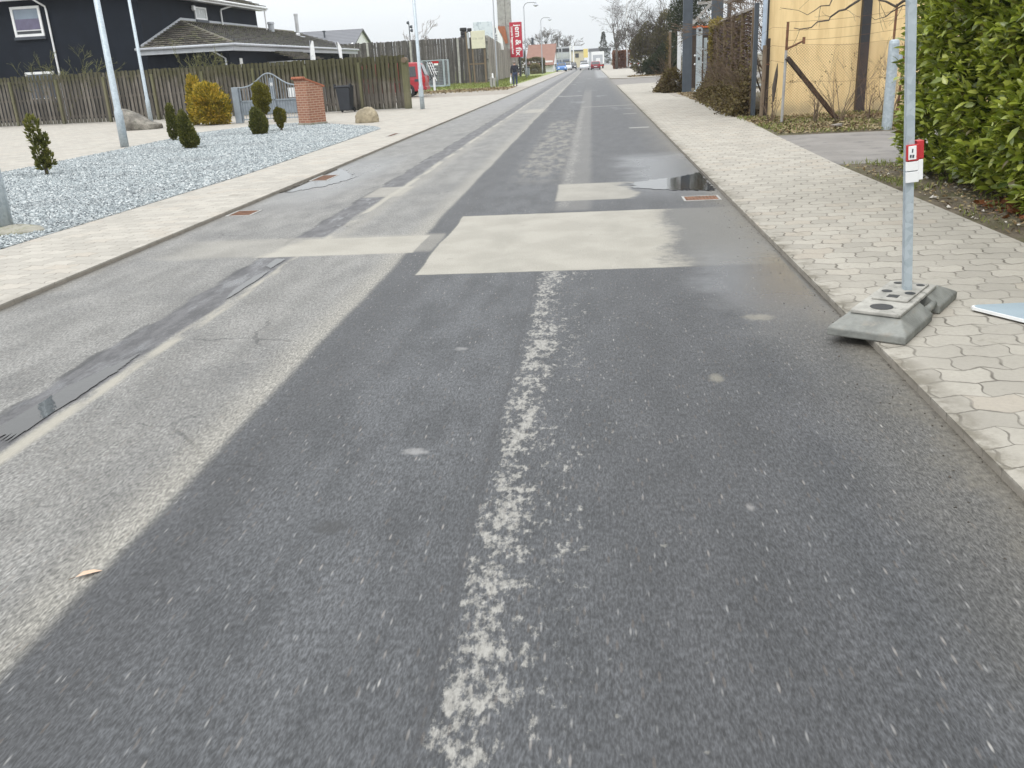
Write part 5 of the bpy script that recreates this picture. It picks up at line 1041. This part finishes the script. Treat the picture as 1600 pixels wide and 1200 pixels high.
P_, d_ = ell_points(2600, (0, 0, .3), (.5, .75, .75), .4); P_[:, 2] = np.abs(P_[:, 2]); ib = thing('ivy_bush', 'dry brown ivy bush spilling onto the pavement by the gate pillar', 'bush', (3.55, 42.0, PZ)); leaf_mesh('foliage', P_, d_ + rng.normal(0, .5, P_.shape), .1, .07, M['ivy'], ib); mb = MB()
for k in range(14): branch(mb, (random.gauss(0, .15), random.gauss(0, .25), 0), (random.gauss(0, .4), random.gauss(0, .4), 1), .7, .012, 2, .6, 3, 4, 0, (2, 3), .65, None, .004)
mb.build('stems', M['twig'], ib)

# yellow building and what stands against it
yw = thing('yellow_building', 'yellow plastered building wall with a black steel column', 'building', (4.13, 23.25, 0)); o_ = dict(off=(-4.13, -23.25, 0), parent=yw)
rel(MB().prism([(4.13, 23.25), (14, 23.25), (15.8, 34), (6.35, 34)], 0, 5.2), 'wall', M['yellow'], **o_)
rel(MB().box(6.36, 6.57, 23.1, 23.245, 0, 5.2), 'steel_column', M['black'], **o_); rel(MB().box(8.2, 8.4, 23.1, 23.245, 0, 5.2), 'steel_column', M['black'], **o_)
rel(MB().prism([(4.0, 23.0), (14.2, 23.0), (16.0, 34.3), (6.2, 34.3)], 5.21, 5.5), 'roof', M['dkgrey'], **o_)
rel(MB().tube([(4.10, 23.05, 1.6), (4.10, 23.05, 5.2)], .055, 8), 'downpipe', mat('pale_blue_pipe', (.36, .43, .52), .45, var=.1, bump=0), **o_)
rel(MB().box(4.14, 4.22, 23.17, 23.245, 0, 5.2), 'corner_strip', M['black'], **o_)
fpst = thing('steel_post', 'dark steel post at the end of the ivy covered fence', 'post', (3.98, 23.5, PZ)); MB().box(-.05, .05, -.05, .05, .012, 2.62).build('shaft', M['pillar'], fpst); MB().box(-.09, .09, -.09, .09, 0, .012).build('foot_plate', M['dkgrey'], fpst)
wpst = thing('wooden_post', 'rough wooden post leaning beside the dark steel post', 'post', (4.08, 22.9, PZ)); MB().tube([(0, 0, 0), (.03, .02, 1.0), (.02, 0, 1.65)], [.045, .05, .045], 8).build('shaft', M['timber'], wpst); MB().tube([(.0, -.05, .85), (.06, .0, .87), (.0, .06, .85)], .012, 5).build('wire_tie', M['rust'], wpst)
wpst = thing('wooden_post', 'dark split wooden post touching the yellow wall corner', 'post', (4.21, 23.0, PZ)); MB().box(-.06, .03, -.05, .03, 0, 1.8).build('shaft', M['dtimber'], wpst, bevel=.01); MB().box(-.062, .032, -.06, -.052, 1.2, 1.23).build('batten', M['rust'], wpst)
# chain link fence with bent arms and barbed wire
cl = thing('chain_link_fence', 'sagging chain link fence with barbed wire in front of the yellow wall', 'fence', (4.15, 20.75, 0)); FX = 2.45
mb = MB(); st = .06; Z0, Z1 = .12, 1.62; Hh = Z1 - Z0
def wire(a, b, r=.0021):
    mb.tube([a, b], r, 3, cap=False)
k = int((FX + Hh)/st)
for i in range(k):
    x0 = -Hh + i*st
    for s in (0, 1):
        xa, xb = (x0, x0 + Hh) if s == 0 else (x0 + Hh, x0); za, zb = Z0, Z1
        t0, t1 = 0., 1.
        dx = xb - xa
        ts0 = (0 - xa)/dx; ts1 = (FX - xa)/dx; lo_, hi_ = min(ts0, ts1), max(ts0, ts1); t0, t1 = max(0, lo_), min(1, hi_)
        if t1 - t0 < .02: continue
        wire((xa + dx*t0, -.12*(xa + dx*t0)/FX, za + Hh*t0), (xa + dx*t1, -.12*(xa + dx*t1)/FX, za + Hh*t1))
for z in (.14, .88, 1.62): mb.tube([(u*FX, -.12*u, z + .02*math.sin(u*9)) for u in np.linspace(0, 1, 12)], .003, 4, cap=False)
mb.build('wire_mesh', M['rust'], cl)
mb = MB()
for z, sg_ in ((1.75, .05), (1.95, .06), (2.12, .05)): mb.tube([(u*FX, -.12*u + .04, z + .12*u - sg_*math.sin(math.pi*u)) for u in np.linspace(0, 1, 14)], .003, 4, cap=False)
for z in (1.3, 1.62, 2.0): mb.tube([(0, 0, z), (-.1, 1.0, z + .05), (-.12, 2.2, z - .15 + .1*random.random())], .003, 4, cap=False)
mb.build('barbed_wire', M['rust'], cl)
MB().tube([(0, 0, 0), (.02, 0, 1.55)], .03, 8).build('post', M['concrete'], cl); MB().tube([(.02, 0, 1.5), (.03, 0, 2.12)], .03, 6).build('post_extension', M['rust'], cl); MB().tube([(.02, 0, 1.57), (.36, -.02, 1.72)], .022, 6).build('bent_arm', M['rust'], cl); MB().box(.35, .40, -.05, .01, 1.66, 1.8).build('arm_plate', M['rust'], cl)
MB().tube([(2.2, -.1, 0), (2.22, -.1, 2.35)], .026, 6).build('post', M['rust'], cl); MB().tube([(2.42, -.12, .2), (2.48, -.1, 2.0)], .026, 6).build('post', M['rust'], cl)
MB().beam((.04, -.06, 1.40), (1.28, .25, .02), .085, .085).build('diagonal_brace', M['dtimber'], cl)
pb = thing('steel_bollard', 'pale grey round steel pipe bollard by the driveway', 'bollard', (5.58, 18.05, PZ-.02)); MB().lathe([(.095, 0), (.095, 1.55), (.085, 1.6), (.05, 1.62)], 20).build('pipe', M['galv'], pb, smooth=False); MB().box(.09, .16, -.03, .03, 1.2, 1.35).build('bracket', M['galv'], pb)
# weeds and dry shrubs along the fence
random.seed(33)
for lb, x, y, h, st_, lv in (('dry leafless shrub growing through the chain link beside the diagonal brace', 5.25, 20.3, 1.7, 9, 60), ('dry leafless shrub at the foot of the black column', 6.0, 20.6, 1.3, 7, 40), ('dry leafless shrub beside the steel bollard', 5.9, 19.2, 1.9, 9, 90), ('thin dry weeds at the chain link corner post', 4.0, 21.2, 1.1, 8, 30), ('dry twiggy weeds in the middle of the chain link fence', 4.75, 20.4, 1.0, 7, 30)):
    bare_shrub('dry_shrub', lb, 'shrub', (x, y, PZ-.02), h, st_, 2, .42, 'twig', .32, .010, lv, 'dry shrubs along the chain link fence', (1, 3))
mul_ = thing('dead_stalk', 'dark dead flower stalk beside the chain link corner post', 'plant', (3.98, 21.0, PZ)); MB().tube([(0, 0, 0), (.01, 0, .6)], .01, 5).build('stem', M['twig'], mul_); MB().tube([(.01, 0, .45), (.02, 0, .75), (.05, 0, 1.0), (.07, 0, 1.25)], [.02, .05, .04, .006], 7).build('seed_head', M['bark'], mul_)
scatter('grass', (3.5, 9, 17.8, 23.2), 9000, .08, .014, M['grassbl'], 'sparse rough grass under the chain link fence', 'grass', PZ-.01, True, lambda P: np.sin(P[:, 0]*2.3)*np.sin(P[:, 1]*1.7) + rng.normal(0, .5, len(P)) > .1)
scatter('fallen_leaves', (3.55, 8, 17.9, 23), 9000, .07, .045, M['litter'], 'brown fallen leaves and twigs under the chain link fence', 'fallen leaves', PZ, fn=lambda P: P[:, 0] > 3.6)
scatter('fallen_leaves', (3.6, 4.5, 23, 41), 3500, .07, .05, M['litter'], 'brown fallen leaves along the foot of the ivy fence', 'fallen leaves', PZ)
lg = thing('wood_offcut', 'pale offcut of wood lying on the grass by the driveway', 'wood', (4.85, 18.9, PZ + .03), R_(55)); MB().box(-.22, .22, -.05, .05, -.02, .04).build('plank', M['palefence'], lg, bevel=.01); MB().box(-.23, -.221, -.05, .05, -.02, .04).build('cut_end', M['timber'], lg)
# overhanging tree (trunk behind the hedge)
random.seed(4)
ot = thing('overhanging_tree', 'bare tree behind the hedge with drooping branches before the yellow wall', 'tree', (6.9, 17.4, 0)); MB().tube([(0, 0, 0), (-.1, 0, 1.4), (-.3, .1, 3.4)], [.16, .13, .1], 8).build('trunk', M['bark'], ot, smooth=True); mb = MB()
for pts, r in (([(-.2, .1, 2.6), (-.75, 1.0, 2.35), (-1.15, 1.5, 2.28), (-1.5, 1.8, 2.5)], .05), ([(-.3, .1, 3.2), (-1.2, 1.2, 2.75), (-1.8, 1.5, 2.42), (-2.1, 1.6, 2.18), (-2.5, 1.65, 2.0), (-2.95, 1.7, 1.9)], .035), ([(-.3, .1, 3.3), (-1.3, 1.4, 2.9), (-1.9, 1.6, 2.6), (-2.3, 1.7, 2.35), (-2.7, 1.7, 2.25)], .03), ([(-.75, 1.0, 2.35), (-1.2, 1.4, 2.12), (-1.4, 1.6, 2.02)], .018)):
    q = [pts[0]]
    for a, b in zip(pts, pts[1:]):
        a, b = Vector(a), Vector(b)
        for t in (.33, .66, 1): q.append(a.lerp(b, t) + Vector((random.gauss(0, .03), random.gauss(0, .03), random.gauss(0, .03))))
    mb.tube(q, [max(.005, r*(1 - .85*i/len(q))) for i in range(len(q))], 6, cap=False)
    for i in range(2, len(q), 2):
        branch(mb, q[i], (random.gauss(-.5, .5), random.gauss(0, .5), random.gauss(-.2, .5)), random.uniform(.25, .65), .006, 1, .5, 3, 5, .02, (1, 2), .7, None, .0025)
mb.build('branches', M['bark'], ot)

# ---------------------------------------------------------------- laurel hedge
random.seed(8)
hg = thing('laurel_hedge', 'tall glossy green laurel hedge on the right beside the pavement', 'hedge', (4.6, 8, 0)); X0 = -.78; YA, YB = -5.2, 3.85; HZ = 3.0
def bulge(y, z): return .05*np.sin(y*2.1 + z*1.3) + .05*np.sin(y*4.7 - z*3.9 + 1) + .05*np.sin(z*7 + y*3)
NL = 24000
y = rng.uniform(YA, YB, NL); z = .10 + (HZ - .10)*rng.random(NL); dep = np.abs(rng.normal(0, .15, NL)); x = X0 + dep - bulge(y, z) + np.clip(.40 - z, 0, .5)*.5
P1 = np.stack([x, y, z], 1); D1 = np.stack([rng.normal(-.65, .45, NL), rng.normal(-.1, .6, NL), rng.normal(.35, .5, NL)], 1)
N2 = 7500; x2 = rng.uniform(X0, 1.6, N2); z2 = .12 + (HZ - .15)*rng.random(N2); y2 = YB - np.abs(rng.normal(0, .16, N2)) + .10*np.sin(x2*3 + z2*2.5)
P2 = np.stack([x2, y2, z2], 1); D2 = np.stack([rng.normal(-.2, .6, N2), rng.normal(.6, .5, N2), rng.normal(.3, .5, N2)], 1)
N3 = 3500; P3 = np.stack([rng.uniform(X0, 1.6, N3), rng.uniform(YA, YB, N3), HZ - np.abs(rng.normal(0, .1, N3))], 1); D3 = np.stack([rng.normal(0, .6, N3), rng.normal(0, .6, N3), np.full(N3, .8)], 1)
P = np.concatenate([P1, P2, P3]); D = np.concatenate([D1, D2, D3]); leaf_mesh('foliage', P, D, np.clip(rng.lognormal(-2.22, .26, len(P)), .05, .17), rng.uniform(.036, .062, len(P)), M['laurel'], hg, broad=True, fold=.22, roll=rng.normal(0, .45, len(P)), smooth=True)
N4 = 14000; P4 = np.stack([rng.uniform(X0 + .2, 1.3, N4), rng.uniform(YA, YB - .25, N4), rng.uniform(.25, HZ - .15, N4)], 1); leaf_mesh('inner_foliage', P4, rng.normal(0, 1, (N4, 3)), .22, .12, M['laurel_in'], hg)
for k in range(9):
    yy = YA + .9 + k*.97; mb = MB(); branch(mb, (X0 + .35 + random.uniform(-.05, .2), yy, 0), (random.gauss(0, .15), random.gauss(0, .15), 1), 1.4, .028, 2, .5, 5, 5, 0, (3, 4), .7, None, .006); mb.build('stem', M['bark'], hg)
# verge litter and grass under the hedge
scatter('grass', (3.36, 4.6, 3.5, 12.8), 7000, .07, .010, M['grassbl'], 'sparse grass tufts on the soil below the hedge', 'grass', PZ-.01, True, lambda P: (np.sin(P[:, 1]*3.1) + np.sin(P[:, 0]*7 + P[:, 1]*2) + rng.normal(0, .5, len(P))) > .7)
scatter('fallen_leaves', (3.4, 4.8, 3.5, 12.6), 2600, .05, .03, M['litter'], 'brown fallen leaves scattered below the hedge', 'fallen leaves', PZ-.005)
scatter('fallen_leaves', (3.7, 4.6, 7, 9.2), 500, .1, .06, M['beech'], 'rust red fallen leaves heaped under the hedge', 'fallen leaves', PZ)
Pp = np.stack([rng.uniform(3.4, 4.2, 90), rng.uniform(5.5, 12, 90)], 1); stones('pale_pebbles', Pp, PZ-.005, .008, .028, mat('pale_pebble', (.5, .47, .42), .8, bump=0), 'pale pebbles and chips on the soil below the hedge', 'pebbles')
Pp = np.stack([1.5 - np.abs(rng.normal(0, .14, 320)), rng.uniform(2, 14, 320)], 1); stones('road_grit', Pp, 0, .002, .0055, mat('dark_grit', (.06, .05, .04), .9, bump=0), 'dark grit washed along the right hand kerb', 'grit')

# ---------------------------------------------------------------- temporary sign pole on a recycled plastic foot
ft = thing('weighted_base', 'grey recycled plastic sign base lying across the kerb', 'sign base', (1.76, 5.22, PZ + .002), R_(57))
M['recyc'] = mat('grey_recycled_plastic', (.19, .195, .18), .75, var=.22, sc=9, fine=60, bump=.3, dirt=(.21, .20, .175)); M['recyc2'] = mat('pale_worn_plastic', (.33, .32, .29), .8, var=.2, sc=9, bump=.25, dirt=(.14, .14, .125))
def frust(mb, x0, x1, y0, y1, z0, zm, z1, ins):
    i0, i1, j0, j1 = ins; P = [(x0, y0, z0), (x1, y0, z0), (x1, y1, z0), (x0, y1, z0), (x0, y0, zm), (x1, y0, zm), (x1, y1, zm), (x0, y1, zm), (x0+i0, y0+j0, z1), (x1-i1, y0+j0, z1), (x1-i1, y1-j1, z1), (x0+i0, y1-j1, z1)]
    return mb.add(P, [(0, 3, 2, 1)] + [(i, (i+1) % 4, 4 + (i+1) % 4, 4+i) for i in range(4)] + [(4+i, 4 + (i+1) % 4, 8 + (i+1) % 4, 8+i) for i in range(4)] + [(8, 9, 10, 11)])
mb = MB(); frust(mb, -.56, -.02, -.21, .21, 0, .045, .105, (.16, .0, .08, .08)); frust(mb, .14, .56, -.21, .21, 0, .045, .105, (.0, .14, .08, .08)); frust(mb, -.02, .14, -.11, .21, 0, .045, .104, (0, 0, .05, .08))
mb.build('body', M['recyc'], ft, bevel=.008)
MB().tube([(-.03, -.17, .055), (.15, -.17, .055)], .022, 10).build('carrying_bar', M['recyc'], ft, smooth=True)
tp = MB().box(-.42, .34, -.135, .135, .104, .125).build('top_plate', M['recyc2'], ft, bevel=.006)
MB().box(-.16, .30, -.10, .10, .1255, .137).build('raised_plate', M['recyc2'], tp, bevel=.004)
for x_, y_, r_, z_ in ((-.30, 0, .062, .126), (.02, .065, .03, .138), (.02, -.065, .03, .138), (.24, .065, .024, .138), (.24, -.065, .024, .138)): MB().lathe([(r_, 0), (r_, .0015)], 22, (x_, y_, z_)).build('socket', M['black'], tp)  # flat black discs on the plate imitate the dark inside of its holes
MB().box(-.115, -.055, -.03, .03, .1375, .139).build('socket', M['black'], tp)  # black square imitates the shade inside the square hole
sp_ = thing('sign_pole', 'square galvanised temporary sign pole standing in the plastic base', 'sign pole', (1.850, 5.30, .165)); DX = -.142
MB().beam((0, 0, -.12), (DX*2.35/1.62, .0, 2.35), .045, .045).build('pole', M['galv'], sp_)
def pz(z): return DX*z/1.62, 0.
def at(z0, z1, m, nm, w=.085, d=.012, oy=-.05, ox=0, parent=sp_):
    w *= .72; ox *= .72; oy = oy*.8; a = pz((z0+z1)/2); return MB().rbox((a[0] + ox, a[1] + oy, (z0+z1)/2), (w, d, z1-z0), (0, R_(-5), 0)).build(nm, M[m] if isinstance(m, str) else m, parent, bevel=.003)
cl_ = mat('red_plastic', (.45, .025, .03), .45, var=.08, bump=0)
rt = at(.765, .855, cl_, 'red_label', .092, .02, -.045); at(.773, .848, 'white', 'label_face', .06, .004, -.058, -.004, rt)
at(.775, .875, cl_, 'red_clamp', .05, .06, -.01, .062); at(.71, .762, 'white', 'white_plate', .098, .014, -.045); at(.645, .705, 'white', 'white_plate', .098, .014, -.045); at(.66, .772, 'white', 'white_clamp', .04, .07, -.01, .06)
a = pz(.8); ax_ = a[0] - .005; MB().box(ax_-.003, ax_+.003, a[1]-.0515, a[1]-.0488, .812, .832).box(ax_-.012, ax_-.003, a[1]-.0515, a[1]-.0488, .784, .800).box(ax_+.002, ax_+.011, a[1]-.0515, a[1]-.0488, .784, .800).build('printed_marks', M['dkgrey'], rt)
fs = thing('road_sign', 'triangular road sign lying face down on the pavement', 'road sign', (0, 0, 0)); tri = [(2.19, 5.30), (3.0, 5.36), (2.58, 4.62)]
def rtri(s, z):  # rounded triangle, inset s
    c = Vector((sum(p[0] for p in tri)/3, sum(p[1] for p in tri)/3, 0)); o = []
    for k in range(3):
        p = Vector((tri[k][0], tri[k][1], 0)).lerp(c, .06 + s); a = Vector((tri[k-1][0], tri[k-1][1], 0)).lerp(c, s); b = Vector((tri[(k+1) % 3][0], tri[(k+1) % 3][1], 0)).lerp(c, s); p0 = Vector((tri[k][0], tri[k][1], 0)).lerp(c, s)
        for t in (0, .5, 1): q = (p0 + (a-p0)*.06).lerp(p, min(1, t*2)) if t < .5 else (p.lerp(p0 + (b-p0)*.06, (t-.5)*2)); o.append((q.x, q.y))
    return o
MB().prism(rtri(.0, 0), PZ + .012, PZ + .030).build('rim', M['white'], fs); MB().prism(rtri(.035, 0), PZ + .0305, PZ + .034).build('back_plate', mat('pale_blue_grey_sheet', (.36, .44, .50), .4, .2, var=.06, bump=0), fs)
lf = thing('fallen_leaf', 'single pale leaf lying on the dark asphalt, lower left', 'leaf', (-1.76, 2.425, .004), R_(40)); leaf_mesh('blade', np.array([[0, 0, .004]]), np.array([[1., 0, .05]]), .085, .03, mat('pale_leaf', (.60, .42, .30), .7, bump=0), lf, broad=True, smooth=True); MB().tube([(-.02, 0, .003), (.0, 0, .005)], .0015, 4).build('stalk', M['twig'], lf)

# gullies
def gully(label, x, y, rz, w, d, m):
    t = thing('drain_grate', label, 'drain', (x, y, .0), R_(rz), 'road drain grates'); mb = MB()
    mb.box(-w/2, w/2, -d/2, -d/2+.025, -.02, .008).box(-w/2, w/2, d/2-.025, d/2, -.02, .008).box(-w/2, -w/2+.025, -d/2+.025, d/2-.025, -.02, .008).box(w/2-.025, w/2, -d/2+.025, d/2-.025, -.02, .008).build('frame', M['concrete'], t)
    mb = MB(); n = 9
    for k in range(n): xx = -w/2 + .03 + (w-.06)*(k+.5)/n; mb.box(xx-.008, xx+.008, -d/2+.025, d/2-.025, -.01, .007)
    mb.build('bars', M[m], t); MB().box(-w/2+.025, w/2-.025, -d/2+.025, d/2-.025, -.02, .0025).build('sump', M['rust'], t); return t
gully('rusty drain grate beside the puddle at the right kerb', 1.22, 10.4, 0, .42, .36, 'rust')
gully('rusty drain grate half under the left hand puddle', -4.3, 14.1, 0, .3, .75, 'rust')
gully('drain grate by the left kerb, nearest to the viewer', -4.3, 10.6, 0, .32, .42, 'rust')

gully('narrow dark slot drain set in the pale left pavement', -5.05, 22.8, 0, .16, 1.0, 'rust').location.z = PZ

# ---------------------------------------------------------------- damp winter air
hz = N('haze_air'); hz.t.nodes.remove(hz.b); vol = hz.n('ShaderNodeVolumePrincipled'); vol.inputs['Color'].default_value = (.93, .95, .97, 1); vol.inputs['Density'].default_value = .00035
hz.l(vol.outputs[0], [q for q in hz.t.nodes if q.type == 'OUTPUT_MATERIAL'][0].inputs['Volume'])
tag(MB().box(-2600, 2600, -100, 4100, -1.5, 22).build('haze', hz.m), kind='stuff')
